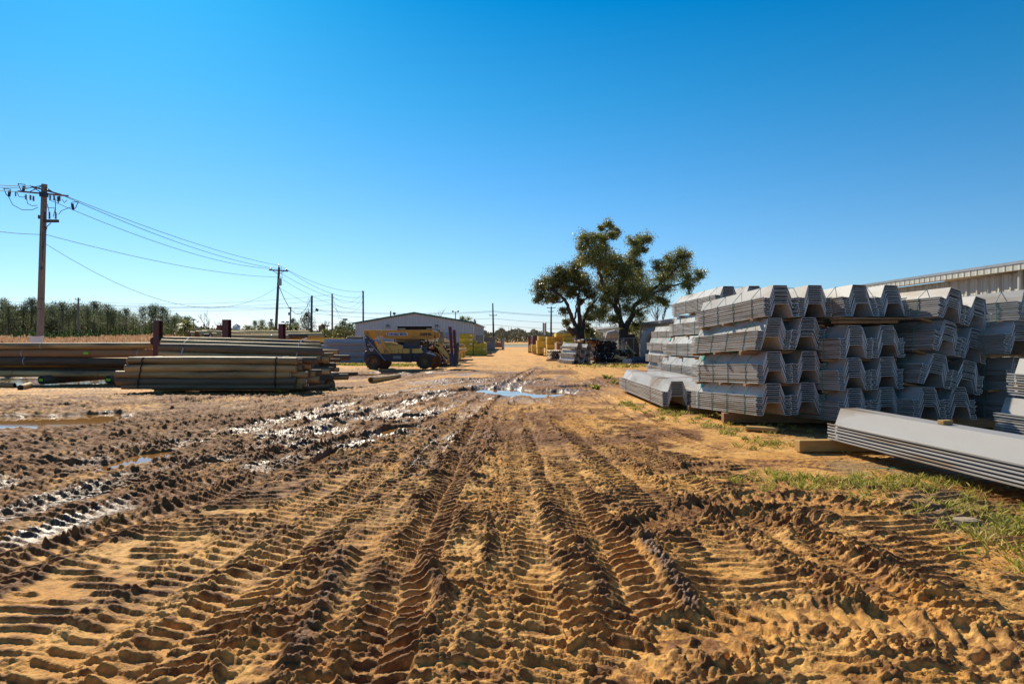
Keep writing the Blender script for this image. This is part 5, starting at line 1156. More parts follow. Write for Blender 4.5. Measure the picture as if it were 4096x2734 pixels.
words = ['first', 'second', 'third', 'fourth', 'fifth', 'sixth', 'seventh', 'eighth', 'ninth', 'tenth', 'eleventh', 'twelfth', 'thirteenth', 'fourteenth', 'fifteenth', 'sixteenth', 'seventeenth', 'eighteenth', 'nineteenth', 'twentieth', 'twenty first', 'twenty second', 'twenty third', 'twenty fourth', 'twenty fifth', 'twenty sixth', 'twenty seventh', 'twenty eighth', 'twenty ninth', 'thirtieth', 'thirty first', 'thirty second', 'thirty third', 'thirty fourth', 'thirty fifth']
vis = sorted([p for p in PL if p[0] > 0])
def place_pine(k, fx, fy, d, label, group):
    p = protos[k]
    o = p if k not in used else copy_tree(p); used.add(k)
    s = WZ(fy, d)/9.9; o.location = (WX(fx, d), d, 0); o.scale = (s, s, s); o.rotation_euler = (0, 0, rng.uniform(0, 6.28)); tag(o, label, 'tree', group)
for i, (fx, fy) in enumerate(PL):
    d = rng.uniform(170, 185); lab = ('tall pine in the front of the left wood, %s from the left edge' % words[vis.index((fx, fy))]) if fx > 0 else 'tall pine of the left wood just outside the picture'
    place_pine(i % 5, fx, fy, d, lab, 'pines of the wood on the left')
for i, (fx, fy) in enumerate(PL2): place_pine((i*2+1) % 5, fx, fy, rng.uniform(192, 205), 'dark pine in the second row of the left wood', 'second row pines of the left wood')
# understorey mass between the trunks
rs = np.random.RandomState(77); n = 42000
fx = rs.uniform(-500, 700, n); d = rs.uniform(188, 215, n); top = np.interp(fx, [-500, 0, 130, 400, 560, 600, 700], [9.5, 9.5, 9.6, 9.0, 6.0, 7.8, 5.0])
xx = (fx-2048)*d/FPX; z = rs.uniform(0, 1, n)**.8*top*(.72+.22*vn(xx*.5, d*.1, 4)); c = np.stack([xx, d, z], 1)
tag(link('far_wood', leaf_mesh('far_wood', c, rs.uniform(.2, .45, n), 'woodmass', .7)), kind='stuff', label='brown and green undergrowth filling the wood behind the left pines', cat='wood')
n = 45000; fx = rs.uniform(560, 2700, n); d = rs.uniform(235, 300, n); xx = (fx-2048)*d/FPX; top = 3.2+1.6*fbm(xx*.09, d*0+2, 4, 6)+1.0*vn(xx*.5, d*.02, 8)+np.interp(fx, [600, 900, 1400, 1900, 2100, 2400], [2.2, 1.2, .2, .8, 1.2, 1.6])
c = np.stack([xx, d, rs.uniform(0, 1, n)**.7*top], 1)
tag(link('far_treeline', leaf_mesh('far_treeline', c, rs.uniform(.2, .5, n), 'farwood', .7)), kind='stuff', label='low grey green line of far trees across the horizon', cat='wood')
# distant round headed pines
for i, (fx, fy) in enumerate([(1048, 1276), (1020, 1281), (1082, 1282), (1172, 1272), (1188, 1286), (720, 1270), (1150, 1290)]):
    place_pine((1, 3)[i % 2], fx, fy, rng.uniform(205, 220), 'small round headed pine on the skyline, %s of seven from the left' % words[sorted([1048, 1020, 1082, 1172, 1188, 720, 1150]).index(fx)], 'round headed pines on the skyline')
# young pines in the field
def bushy(name, seed, h, w, mat, n=700, cone=True, size=.10, trunk='pinebark'):
    rs = np.random.RandomState(seed); r = empty(name, (0, 0, 0)); t = rs.uniform(.05, 1, n); a = rs.uniform(0, 6.28, n); R_ = w*((1-t)**.7 if cone else np.sqrt(np.clip(1-(2*t-1)**2, 0, 1)))*rs.uniform(.3, 1.05, n)*(1+.35*np.sin(a*3+seed)*np.sin(t*9))
    c = np.stack([np.cos(a)*R_, np.sin(a)*R_, t*h+rs.normal(size=n)*.05*h], 1); b = MB(); b.tube([(0, 0, -.1), (0, 0, h*.8)], [.05*h, .015], 5); b.build('trunk', M[trunk], r); link('crown', leaf_mesh('crown', c, rs.uniform(size*.6, size*1.3, n), mat, .45), r); return r
yp = [bushy('young_pine', s, 2.6, .85, 'youngpine', 600) for s in (1, 2, 3)]; us = set()
for i in range(46):
    fx = -60+i*16.5+rng.uniform(-8, 8); d = rng.uniform(105, 128); k = i % 3; o = yp[k] if k not in us else copy_tree(yp[k]); us.add(k); s = rng.uniform(.75, 1.25); o.location = (WX(fx, d), d, .15); o.scale = (s, s, s); o.rotation_euler = (0, 0, rng.uniform(0, 6))
    tag(o, 'bright green young pine at the far side of the orange grass field', 'young pine', 'young pines along the field edge')
# dry field
n = 60000; fx = rs.uniform(-700, 880, n); d = rs.uniform(58, 104, n); xx = (fx-2048)*d/FPX; h = np.clip(1.35+.45*fbm(xx*.15, d*.1, 4, 3)+.25*vn(xx*1.2, d*.7, 2), .4, 3)*rs.uniform(.6, 1.1, n)*np.interp(d, [58, 90, 104], [.8, 1.15, 1.3])
hw = rs.uniform(.02, .06, n); lean = rs.normal(size=n)*.12; dy = rs.normal(size=n)*.05
P = np.stack([np.stack([xx-hw, d, 0*h], 1), np.stack([xx+hw, d+dy, 0*h], 1), np.stack([xx+hw*.9+lean, d+dy, h], 1), np.stack([xx-hw*.9+lean, d, h], 1)], 1).reshape(-1, 3)
tag(link('dry_grass', np_mesh('dry_grass', P, np.arange(n*4).reshape(n, 4), M['drygrass'], smooth=False)), kind='stuff', label='tall orange dry grass covering the field beyond the pole racks', cat='grass')
def grassclump(label, fx0, fx1, fyt, d, seed):
    rs = np.random.RandomState(seed); n = 2600; x0, x1 = WX(fx0, d), WX(fx1, d); w = x1-x0; H_ = WZ(fyt, d); x = rs.normal(size=n)*.22*w; y = rs.normal(size=n)*.5
    h = H_*np.exp(-(x/(w*.45))**2)*rs.uniform(.55, 1.0, n); l = x*.25+rs.normal(size=n)*.1; hw = rs.uniform(.008, .03, n)
    P = np.stack([np.stack([x-hw, y, 0*h], 1), np.stack([x+hw, y, 0*h], 1), np.stack([x+hw+l, y, h], 1), np.stack([x-hw+l, y, h], 1)], 1).reshape(-1, 3)
    tag(link('dry_grass_clump', np_mesh('g', P, np.arange(n*4).reshape(n, 4), M['drygrass'], smooth=False), None, ((x0+x1)/2, d, 0)), label, 'grass clump')
grassclump('plume of tall reddish dry grass left of the metal building, behind the boards', 1150, 1262, 1318, 58, 4)
grassclump('lower tuft of reddish dry grass beside the tall plume', 1110, 1180, 1336, 60, 5)
# palms
def palm_proto(seed, h):
    rs = random.Random(seed); r = empty('palm_tree', (0, 0, 0)); b = MB(); b.tube([(0, 0, -.2), (0, 0, h)], [.16, .13], 7); b.build('trunk', M['pinebark'], r); b = MB()
    for k in range(34):
        a = rs.uniform(0, 6.28); el = rs.uniform(-.5, 1.3); dr = Vector((math.cos(a)*math.cos(el), math.sin(a)*math.cos(el), math.sin(el))); L_ = rs.uniform(.8, 1.1); c = Vector((0, 0, h))+dr*L_*.5; side = dr.cross(Vector((0, 0, 1))).normalized()
        for j in range(9):
            t = (j-4)/4*1.1; dd = (dr*math.cos(t)+side*math.sin(t)); e = c+dd*L_*.75-Vector((0, 0, .12+.1*abs(t))); w = side.cross(dd).normalized()*.02+dd.cross(Vector((0, 0, 1)))*.05
            b.add([c, c.lerp(e, .5)+w, e, c.lerp(e, .5)-w], [(0, 1, 2, 3)])
        b.tube([(0, 0, h-.1), c], .02, 3)
    b.build('crown', M['palmleaf'], r); return r
pp = [palm_proto(1, 2.6), palm_proto(2, 3.4)]; up_ = set()
for i, (fx, fy) in enumerate([(740, 1295), (720, 1319), (988, 1312), (1037, 1308), (1072, 1318), (1152, 1306), (1176, 1316), (1100, 1312), (1359, 1316), (1300, 1320), (1859, 1280), (905, 1322), (1008, 1322), (1340, 1326)]):
    d = 108 if fx < 1800 else 120; k = i % 2; o = pp[k] if k not in up_ else copy_tree(pp[k]); up_.add(k); s = WZ(fy, d)/(2.6 if k == 0 else 3.4)*.86; o.location = (WX(fx, d), d, 0); o.scale = (s, s, s); o.rotation_euler = (0, 0, rng.uniform(0, 6))
    xs = sorted([740, 720, 988, 1037, 1072, 1152, 1176, 1100, 1359, 1300, 905, 1008, 1340]); tag(o, ('fan palm in the distance beyond the pole racks, %s from the left' % words[xs.index(fx)]) if fx < 1800 else 'palm top peeping over the right end of the metal building roof', 'palm', 'fan palms beyond the yard')
# shrubs and small trees
sp_ = [bushy('shrub', s, 2.0, 1.5, 'shrub', 900, False, .12) for s in (11, 12, 13)]; us = set()
for i in range(34):
    fx = 700+i*21.5+rng.uniform(-9, 9); d = rng.uniform(92, 125); k = i % 3; o = sp_[k] if k not in us else copy_tree(sp_[k]); us.add(k); s = WZ(rng.uniform(1312, 1336), d)/2.05; o.location = (WX(fx, d), d, 0); o.scale = (s*.9, s*.9, s); o.rotation_euler = (0, 0, rng.uniform(0, 6))
    tag(o, 'yellow green shrub in the planted strip beyond the yard', 'shrub', 'shrubs in the strip left of the metal building')
def tree2(label, fx, fyt, d, w, mat, seed, n=2600, cone=False, size=.13):
    o = bushy('leafy_tree', seed, WZ(fyt, d), w, mat, n, cone, size); o.location = (WX(fx, d), d, 0); tag(o, label, 'tree')
tree2('leafy small tree behind the floodlight pole', 1228, 1254, 112, 1.5, 'shrub', 21, 3000)
tree2('dense green tree hard against the left wall of the metal building', 1400, 1296, 105, 1.5, 'pineleaf', 22, 2600)
tree2('dense green tree with a tall top left of the one by the building wall', 1372, 1288, 108, 1.3, 'pineleaf', 23, 2400)
tree2('green tree between two utility poles left of the metal building', 1345, 1308, 110, 1.2, 'shrub', 24, 1800)
tree2('rounded brown green tree right of the left pine wood', 705, 1262, 180, 2.6, 'pineleaf', 25, 1500, size=.25)
tree2('second rounded tree right of the left pine wood', 750, 1268, 185, 3.0, 'pineleaf', 26, 1500, size=.25)
tree2('ivy covered bush at the foot of the smaller oak', 2360, 1318, 51, .9, 'oakleaf', 27, 2600, size=.08)
tree2('bush hanging below the big oak by the beige shed', 2533, 1300, 52, .7, 'oakleaf', 28, 2200, size=.08)
rt = [bushy('broad_tree', s_, 7.5, 2.9, 'pineleaf' if s_ != 42 else 'woodmass', 2600, False, .20) for s_ in (41, 42, 43)]; us = set()
for i in range(14):
    fx = -60+i*55+rng.uniform(-14, 14)
    if 555 < fx < 590: fx += 40
    k = i % 3; o = rt[k] if k not in us else copy_tree(rt[k]); us.add(k); d = rng.uniform(184, 192); s = WZ(rng.uniform(1232, 1285) if fx < 560 else rng.uniform(1262, 1290), d)/7.6; o.location = (WX(fx, d), d, 0); o.scale = (s*rng.uniform(.8, 1.2), s, s); o.rotation_euler = (0, 0, rng.uniform(0, 6))
    tag(o, 'rounded broad tree mixed in among the tall pines on the left', 'tree', 'broad trees among the left pines')
# cupola, small tower
r = empty('white_cupola', (WX(946, 160), 160, 0), 0, 'tiny white cupola roof showing between distant trees', 'cupola'); b = MB(); z1 = WZ(1326, 160); z2 = WZ(1306, 160); z3 = WZ(1294, 160)
b.box((0, 0, z1/2), (3.2, 3, z1)); part('wall', b, 'white', r); b = MB(); b.box((0, 0, (z1+z2)/2), (1.3, 1.3, z2-z1)); part('lantern', b, 'white', r); b = MB(); b.tube([(0, 0, z2), (0, 0, z3)], [1.15, .05], 6); part('roof', b, 'metal_grey', r)
r = empty('brown_tower', (WX(1288, 150), 150, 0), 0, 'small brown hipped roof tower among the trees left of the building', 'tower'); b = MB(); z1 = WZ(1302, 150); b.box((0, 0, z1/2), (1.2, 1.2, z1)); part('wall', b, 'pole_red', r); b = MB(); b.tube([(0, 0, z1), (0, 0, z1+.45)], [1.0, .1], 4); part('roof', b, 'lumber_p', r)
# road and verge past the exit
def strip_(name, x0, x1, y0, y1, z, mat):
    b = MB(); b.add([(x0, y0, z), (x1, y0, z), (x1, y1, z), (x0, y1, z)], [(0, 1, 2, 3)]); return tag(b.build(name, M[mat]), kind='structure')
M['asphalt'] = nmat('pale_asphalt', (.26, .24, .22), (.20, .185, .17), 1, .85); M['verge'] = nmat('roadside_verge', (.20, .15, .06), (.12, .12, .03), .6, .9)
strip_('road', -90, 120, 122, 139, .03, 'asphalt'); strip_('roadside_verge', -90, 200, 139.1, 180, .02, 'verge'); strip_('roadside_verge', -12, -6, 96, 121.8, .02, 'verge')
# ------------------------------------------------------------------ lumber and other stacks
def lumber(label, fx0, fx1, fy0, fy1, d, mat='lumber_y', dep=3.0, nx=6, nz=4, group='yellow lumber stacks beside the yard road', rz=0, tagw=True, name='lumber_bundle'):
    x0, x1 = WX(fx0, d), WX(fx1, d); z0, z1 = WZ(fy1, d), WZ(fy0, d); w = (x1-x0)/nx; h = (z1-z0)/nz; r = empty(name, ((x0+x1)/2, d, z0), rz, label, 'lumber', group); b = MB()
    for i in range(nx):
        for j in range(nz):
            b.box(((i-nx/2+.5)*w, dep/2+rng.uniform(-.035, .035), (j+.5)*h), (w-.008, dep, h-.010 if j < nz-1 else h-.004))
    part('boards', b, mat, r)
    for k in (.2, .8):
        b = MB(); b.tube([(-(x1-x0)/2-.01, dep*k, -.005), (-(x1-x0)/2-.01, dep*k, z1-z0+.01), ((x1-x0)/2+.01, dep*k, z1-z0+.01), ((x1-x0)/2+.01, dep*k, -.005)], .012, 4)
        part('strap', b, 'strap_b', r)
    if tagw: b = MB(); b.box(((x1-x0)*.36, -.045, (z1-z0)*.6), (.20, .01, .13)); part('tag', b, 'white', r)
    return r
c7 = lambda x, y: (1850+x*.3406, 1200+y*.3406)
def l7(label, x0, x1, y0, y1, d, **k): a = c7(x0, y0); c = c7(x1, y1); return lumber(label, a[0], c[0], a[1], c[1], d, **k)
l7('leftmost low yellow lumber bundle at the exit side of the right stacks', 780, 812, 527, 600, 73, nx=3)
l7('low yellow lumber bundle, second from the left of the right stacks', 812, 872, 524, 610, 68, nx=4)
l7('upper small yellow lumber bundle, left of the three tall right stacks', 890, 978, 422, 474, 62.5)
l7('big middle yellow lumber bundle in the left tall stack', 875, 985, 478, 562, 62.2, nz=5)
l7('bottom yellow lumber bundle of the left tall stack', 880, 955, 566, 630, 62)
l7('top thin yellow lumber bundle of the middle right stack', 992, 1178, 430, 460, 60, nz=3)
l7('second yellow lumber bundle of the middle right stack, white tag', 990, 1190, 463, 513, 59.8)
l7('third yellow lumber bundle of the middle right stack', 992, 1105, 516, 572, 59.6)
l7('bottom yellow lumber bundle of the middle right stack, on planks', 990, 1080, 576, 655, 59.4, nz=5)
l7('highest yellow lumber bundle, right beside the smaller oak trunk', 1100, 1325, 390, 430, 58.2)
l7('yellow lumber bundle under the highest one beside the oak', 1185, 1325, 433, 486, 58)
l7('lower yellow lumber bundle hidden behind the pinkish one', 1110, 1320, 488, 600, 58.4)
l7('pinkish lumber bundle behind the white tagged pole ends', 1106, 1204, 502, 580, 55, mat='lumber_p', tagw=False)
l7('greenish lumber bundle with orange edges right of the pinkish one', 1206, 1314, 490, 580, 55, mat='lumber_g', nx=8, nz=3)
for k, (a, b_, c, e) in enumerate([(783, 835, 430, 458), (783, 835, 460, 487), (783, 835, 489, 517)]):
    l7('white and dark banded bundle between red posts, %s of three' % ('top', 'middle', 'bottom')[k], a, b_, c, e, 74, mat='white', nx=3, nz=3, tagw=False, group='banded bundles between the red posts')
for k, x in enumerate((840, 868, 786)):
    X0, Y0 = c7(x, 422); hbeam('distant dark red post at the banded bundles, %s of three' % ('middle', 'right', 'left')[k], WX(X0, 73.6), 73.6, 0, WZ(Y0, 73.6), .25, .2)
c5 = lambda x, y: (1200+x*.3406, 1220+y*.3406)
def l5(label, x0, x1, y0, y1, d, **k): a = c5(x0, y0); c = c5(x1, y1); return lumber(label, a[0], c[0], a[1], c[1], d, **k)
GL = 'green and yellow lumber stacks left of the road'
for k in range(5): l5('green yellow lumber bundle in the tall left stack, %s of five from the top' % words[k], 1872+(12 if k > 2 else 0), 2030, 334+k*51, 334+k*51+49, 62, mat='lumber_g', nx=10, nz=2, group=GL, tagw=k in (0, 1, 2))
for k in range(3): l5('green yellow lumber bundle in the low left stack, %s of three from the top' % words[k], 2038, 2186, 448+k*47, 448+k*47+45, 62, mat='lumber_g', nx=9, nz=2, group=GL, tagw=k == 1)
l5('small yellow lumber piece between the tall and low left stacks', 2030, 2066, 413, 446, 62.5, mat='lumber_y', nx=2, nz=2, group=GL, tagw=False)
a, c = (1787, 1380), (1852, 1432); lumber('yellow lumber bundle just behind the telehandler forks', a[0], c[0], a[1], c[1], 50, nx=5, nz=5, group=GL)
lumber('long yellow board bundle behind the pole racks, left of the white sheets', 1205, 1364, 1350, 1368, 46, nx=2, nz=3, dep=1.0, group=None, tagw=False)
def wrapped(label, fx0, fx1, fy0, fy1, d, mat='wrap'):
    x0, x1, z0, z1 = WX(fx0, d), WX(fx1, d), WZ(fy1, d), WZ(fy0, d); b = MB(); b.box((0, 0, (z1-z0)/2), (x1-x0, 1.2, z1-z0)); o = b.build('wrapped_pallet', M[mat], bevel=.04); o.location = ((x0+x1)/2, d+.6, z0); tag(o, label, 'wrapped pallet', 'wrapped pallets by the exit')
M['wrap'] = nmat('grey_plastic_wrap', (.36, .35, .34), (.24, .23, .23), 3, .35, .4, (1, 1, 3)); M['wrap_t'] = nmat('tan_pallet_load', (.34, .27, .20), (.25, .20, .15), 3, .7, .2, (1, 1, 6))
wrapped('grey wrapped pallet load on the left, next to the metal building wall', 1904, 1934, 1341, 1372, 78); wrapped('tan boxed pallet load on top, by the gate post', 1936, 1981, 1348, 1367, 90, 'wrap_t'); wrapped('grey wrapped pallet load at the bottom, by the gate post', 1946, 1980, 1368, 1399, 90)
wrapped('grey wrapped pallet load standing behind the other wrapped ones', 1908, 1942, 1374, 1400, 88)
for k, (x0, x1, y) in enumerate([(1390, 1450, 1348), (1386, 1448, 1355)]): log('dark pole lying on top of the white sheet stack, %s' % ('upper', 'lower')[k], WP(x0, y, 42.6), WP(x1, y+1, 42.3), .06+.02*k, 'pole_dark', 'endgrain_black')
# white sheets behind the telehandler
for k in range(4):
    bb = bundle('pale sheet pile bundle lying sideways behind the telehandler, %s layer from the ground' % words[k], WX(1575, 42)-rng.uniform(0, .3), 41.6, .10+.355*k, yaw=90, L=4.9-.3*k*(k == 3), n=5, hats=2, pitch=0, straps='strap_w', ks=(.2, .6, .9), group='pale sheet piles behind the telehandler')
    for ch in bb.children:
        if ch.name.startswith('sheet'): ch.material_slots[0].link = 'OBJECT'; ch.material_slots[0].material = M['vinyl_light']
for k in range(3):
    bb = bundle('white wrapped sheet bundle right of the boom end, %s of three from the top' % words[k], WX(1828, 45), 44.6, WZ(1345+15*k, 45), yaw=90, L=1.15, n=3, hats=1, pitch=0, straps='strap_w', group='white bundles right of the boom')
    for ch in bb.children:
        if ch.name.startswith('sheet'): ch.material_slots[0].link = 'OBJECT'; ch.material_slots[0].material = M['vinyl_light']
tag(lumber('yellow lumber under the white bundles by the boom end', 1765, 1830, 1392, 1440, 46, nx=4, nz=4, group=GL, tagw=False))
# pole ends facing the camera : shared mesh copies
def end_pile(label, group, spots, d, r, L, dirx, mat, end, tagp, seed, rz=.0):
    q = random.Random(seed); src = {}
    for i, (fx, fy) in enumerate(spots):
        m = mat if not isinstance(mat, tuple) else q.choice(mat); t = q.random() < tagp; key = (m, t)
        p = WP(fx, fy, d+q.uniform(-.25, .25))
        if key not in src:
            o = log(label+(', white tagged' if t else ''), (0, 0, 0), (dirx*L, L, 0), r, m, end, group=group, tags=[('white', -1, .3, r*.6, r*1.1)] if t else ()); src[key] = o
        else: o = copy_tree(src[key])
        o.location = p+Vector((dirx*L/2, L/2, 0)); s = q.uniform(.9, 1.12); o.scale = (q.uniform(.95, 1.02), s, s)
def pack(x0, x1, y0, y1, r, f, seed, keep=lambda x, y: True):
    q = random.Random(seed); out = []; y = y1; k = 0
    while y > y0:
        x = x0+(r if k % 2 else 0)
        while x < x1:
            if keep(x, y): out.append(f(x+q.uniform(-1.5, 1.5), y+q.uniform(-1.5, 1.5)))
            x += 2*r
        y -= 1.75*r; k += 1
    return out
end_pile('black pole end in the tall pile behind the small grey sheets', 'poles of the big black pile', pack(1560, 1808, 462, 605, 13.5, c7, 1, lambda x, y: y > 470+max(0, (1600-x)*.2)+max(0, (x-1600)*.12)), 46, .082, 4.5, -.02, ('pole_dark', 'pole'), 'endgrain_black', .04, 1)
end_pile('black pole end at the foot of the big pile, right of the sheets', 'poles at the foot of the black pile', pack(1550, 1800, 612, 728, 14, c7, 2), 45, .082, 3.5, -.02, 'pole_dark', 'endgrain_black', .22, 2)
end_pile('brown pole lying along the top left of the big black pile', 'poles on top of the black pile', [c7(x, y) for x, y in ((1470, 470), (1500, 470), (1530, 472), (1560, 474), (1590, 478), (1430, 480), (1620, 500), (1770, 500))], 45.6, .085, 4.0, -.06, 'pole_red', 'endgrain_black', 0, 3)
end_pile('tagged black pole end in the low pile before the pinkish lumber', 'white tagged pole ends before the lumber', pack(1040, 1205, 590, 690, 12.5, c7, 4, lambda x, y: y > 600-(x-1040)*.1), 50, .072, 3.5, -.02, ('pole_dark', 'pole'), 'endgrain_black', .75, 4)
end_pile('tan pole lying with its end forward beside the tagged pile', 'tan poles left of the small grey sheets', [c7(x, y) for x, y in ((1232, 640), (1258, 612), (1285, 590), (1250, 665), (1280, 640), (1305, 610), (1225, 672))], 49, .085, 3.6, -.10, 'pole_tan', 'endgrain_black', .4, 5)
end_pile('tan topped pole in the small pile near the fence', 'poles in the small pile near the fence', pack(1850, 1990, 575, 645, 14, c7, 6), 45, .085, 3.2, -.25, ('pole_tan', 'pole_dark'), 'endgrain_black', .05, 6)
a = c7(1940, 545); c = c7(2035, 640); log('tan pole leaning up out of the small pile near the fence', WP(a[0], a[1], 46.5), WP(c[0], c[1], 45), .09, 'pole_tan', 'endgrain_black')
for k, (x0, y0, x1, y1) in enumerate([(1795, 655, 1920, 700), (1800, 690, 1900, 715)]):
    a = c7(x0, y0); c = c7(x1, y1); log('loose pole lying between the black pile and the tarp, %s' % ('upper tan one', 'lower dark one')[k], WP(a[0], a[1], 45), WP(c[0], c[1], 43.6), .08, ('pole_tan', 'pole_dark')[k], 'endgrain_black')
c6 = lambda x, y: (1430+x*.18306, 1240+y*.18306)
end_pile('dark pole end in the pile behind the telehandler front wheel', 'poles piled behind the telehandler', pack(1360, 1900, 640, 1150, 42, c6, 7, lambda x, y: x < 1720 or y > 820), 38.6, .10, 3.2, .12, 'pole_dark', 'endgrain_black', .3, 7)
end_pile('pale pole lying on the pile behind the telehandler boom head', 'pale poles behind the telehandler', [c6(x, y) for x, y in ((1580, 700), (1560, 740), (1640, 780), (1580, 810), (1920, 790), (1980, 890), (1500, 660))], 38.2, .105, 3.4, .22, ('pole_tan', 'pole'), 'endgrain_black', .5, 8)
# small grey sheets in three layers
for k, (x, y, n_) in enumerate([(1283, 748, 6), (1302, 668, 6), (1318, 577, 5)]):
    a = c7(x, y); bundle('small grey sheet pile bundle before the black pole pile, %s layer' % ('bottom', 'middle', 'top')[k], WX(a[0], 42), 42, WZ(a[1], 42)+.02, yaw=18, L=2.4, n=n_, hats=2, pitch=0, roll=(0, 2, 5)[k], straps='strap_w', ks=(.3, .8), group='small grey sheet piles in the middle distance')
for k, (x0, x1, y, d) in enumerate([(1570, 2150, 752, 41.5), (1604, 2160, 774, 39.5), (1645, 1820, 822, 36), (1806, 2160, 826, 35), (985, 1290, 706, 48), (1530, 1620, 735, 43)]):
    a = c7(x0, y); c = c7(x1, y); beam(['long brown timber on the ground behind the others, in front of the tarp', 'long brown timber lying on grass, second from the tarp', 'short timber on the grass, left of the nearest long one', 'nearest long timber on the grass left of the sheet stack', 'long plank lying under the white tagged pole pile', 'short plank by the foot of the small grey sheets'][k], WP(a[0], a[1], d), WP(c[0], c[1]+1.5, d-.3), .2, .14, 'timber')
for k, (x0, x1, y, d) in enumerate([(290, 342, 628, 62), (295, 352, 655, 59), (790, 850, 607, 71), (850, 880, 630, 66), (872, 950, 636, 63), (955, 1010, 655, 60), (-5, 102, 668, 57), (385, 470, 572, 93)]):
    a = c7(x0, y); c = c7(x1, y); beam('plank end sticking out on the ground under the distant lumber stacks', WP(a[0], a[1], d), WP(c[0], c[1]+.5, d-.2), .25, .12, 'timber', group='planks under the distant stacks')
# tarp and roll
def lump(label, name, fx0, fx1, fy0, fy1, d, mat, seed, dep=1.2):
    x0, x1, z1 = WX(fx0, d), WX(fx1, d), WZ(fy0, d); n = 34; m_ = 16; u, v = np.meshgrid(np.linspace(-1, 1, n), np.linspace(-1, 1, m_), indexing='ij'); e = np.clip(1-np.abs(u)**5, 0, 1)*np.clip(1-np.abs(v)**4, 0, 1); h = z1*e**.6*(.74+.28*fbm(u*2.2+seed, v*2, 3, seed))+.08*e*np.abs(vn(u*9, v*7, seed))
    V = np.stack([(x0+x1)/2+u*(x1-x0)/2, d+dep*v, h-.03], -1).reshape(-1, 3); i_ = np.arange(n*m_).reshape(n, m_); Q = np.stack([i_[:-1, :-1].ravel(), i_[1:, :-1].ravel(), i_[1:, 1:].ravel(), i_[:-1, 1:].ravel()], 1); tag(link(name, np_mesh(name, V, Q, M[mat])), label, 'tarp')
M['tarp'] = nmat('black_plastic_tarp', (.02, .022, .028), (.03, .032, .04), 3, .3, .5)
a = c7(1955, 645); c = c7(2190, 742); lump('crumpled black tarp heap left of the grey sheet stack', 'tarp', a[0], c[0], a[1], c[1], 43.5, 'tarp', 3)
a = c7(1900, 728); c = c7(1972, 728); b = MB(); b.tube([WP(a[0], a[1], 42.6), WP(c[0], c[1]-3, 42.8)], .19, 12); tag(b.build('cloth_roll', M['strap_w'], smooth=True), 'whitish roll of cloth lying at the left end of the black tarp', 'roll')
# fence
r = empty('chain_link_fence', (0, 49, 0), 0, 'grey chain link fence with a pale top rail between the oaks and poles', 'fence'); zt = 1.62; x0, x1 = WX(2300, 49), WX(2640, 49)
b = MB(); b.tube([(x0, 0, zt-.12), ((x0+x1)/2, 0, zt-.07), (x1, 0, zt+.05)], .028, 6); part('top_rail', b, 'concrete', r)
for fx in (2302, 2370, 2461, 2496, 2535, 2590, 2640):
    b = MB(); b.tube([(WX(fx, 49), .03, 0), (WX(fx, 49), .03, zt)], .035, 6); part('post', b, 'metal_grey', r)
b = MB(); x = x0-1.6
while x < x1:
    for s in (0, 1):
        a0 = max(x, x0); a1 = min(x+1.6, x1)
        if a1 > a0:
            zz = lambda t: (t-x) if s == 0 else 1.6-(t-x)
            b.tube([(a0, 0, zz(a0)), (a1, 0, zz(a1))], .005, 3, cap=False)
    x += .11
part('mesh', b, 'metal_grey', r)
for k, (fx, nm) in enumerate([(2010, 'left'), (2015, 'right')]):
    b = MB(); b.tube([(0, 0, 0), (0, 0, WZ(1353, 92))], .09, 8); o = b.build('gate_post', M['metal_grey']); o.location = (WX(fx, 92+k), 92+k, 0); tag(o, nm+' grey gate post at the far exit of the yard', 'gate post')
M['net'] = nmat('faded_orange_net', (.50, .24, .15), (.42, .2, .12), 2, .8)
b = MB(); b.box((0, 0, .75), (WX(2008, 92)-WX(1981, 92), .03, WZ(1359, 92)-WZ(1379, 92))); o = b.build('barrier_net', M['net']); o.location = (WX(1994, 92), 92.3, -.10); tag(o, 'faded orange barrier net left of the gate posts', 'net')
r = empty('yard_sign', (WX(2178, 110), 110, 0), 0, 'tall narrow sign with dark green posts behind the lumber stacks', 'sign')
for fx in (2172.5, 2183.5):
    b = MB(); b.box((WX(fx, 110)-r.location.x, 0, WZ(1290, 110)/2), (.14, .2, WZ(1290, 110))); part('post', b, 'green_trim', r)
b = MB(); b.box((0, 0, (WZ(1291, 110)+WZ(1340, 110))/2), (.34, .1, WZ(1293, 110)-WZ(1340, 110))); part('panel', b, 'white', r)
# ------------------------------------------------------------------ beige shed along the fence
SX = 9.75; r = empty('beige_shed', (SX, 34, 0), 0, 'long low beige metal shed behind the fence and the sheet stack', 'shed')
b = MB(); b.box((3, 24, 1.30), (6, 48, 2.6)); part('wall', b, 'siding_b', r)
b = MB(); b.prism([(-.25, 2.62), (3, 3.05), (6.3, 2.62), (6.3, 2.70), (3, 3.15), (-.25, 2.72)], -.3, 48.3); part('roof', b, 'concrete', r)
b = MB(); b.box((-.20, 24, 2.60), (.12, 48.4, .14)); part('gutter', b, 'metal_grey', r)
for k, y in enumerate((7, 17, 27)):
    b = MB(); b.tube([(-.16, y, 2.6), (-.16, y, .1)], .05, 6); part('downpipe', b, 'metal_grey', r)
def duct(label, y, s):
    t = empty('round_duct', (SX-.55*s-.1, y, 0), 0, label, 'duct'); b = MB(); b.tube([(.6*s, 0, 1.65), (.25*s, 0, 1.95), (0, 0, 1.85), (-.12*s, 0, 1.5), (-.12*s, 0, .2)], [.30*s]*3+[.22*s]*2, 12); part('pipe', b, 'concrete', t); b = MB(); b.tube([(.1*s, 0, 1.0), (.1*s, 0, 1.05)], .36*s, 12); part('flange', b, 'metal_grey', t)
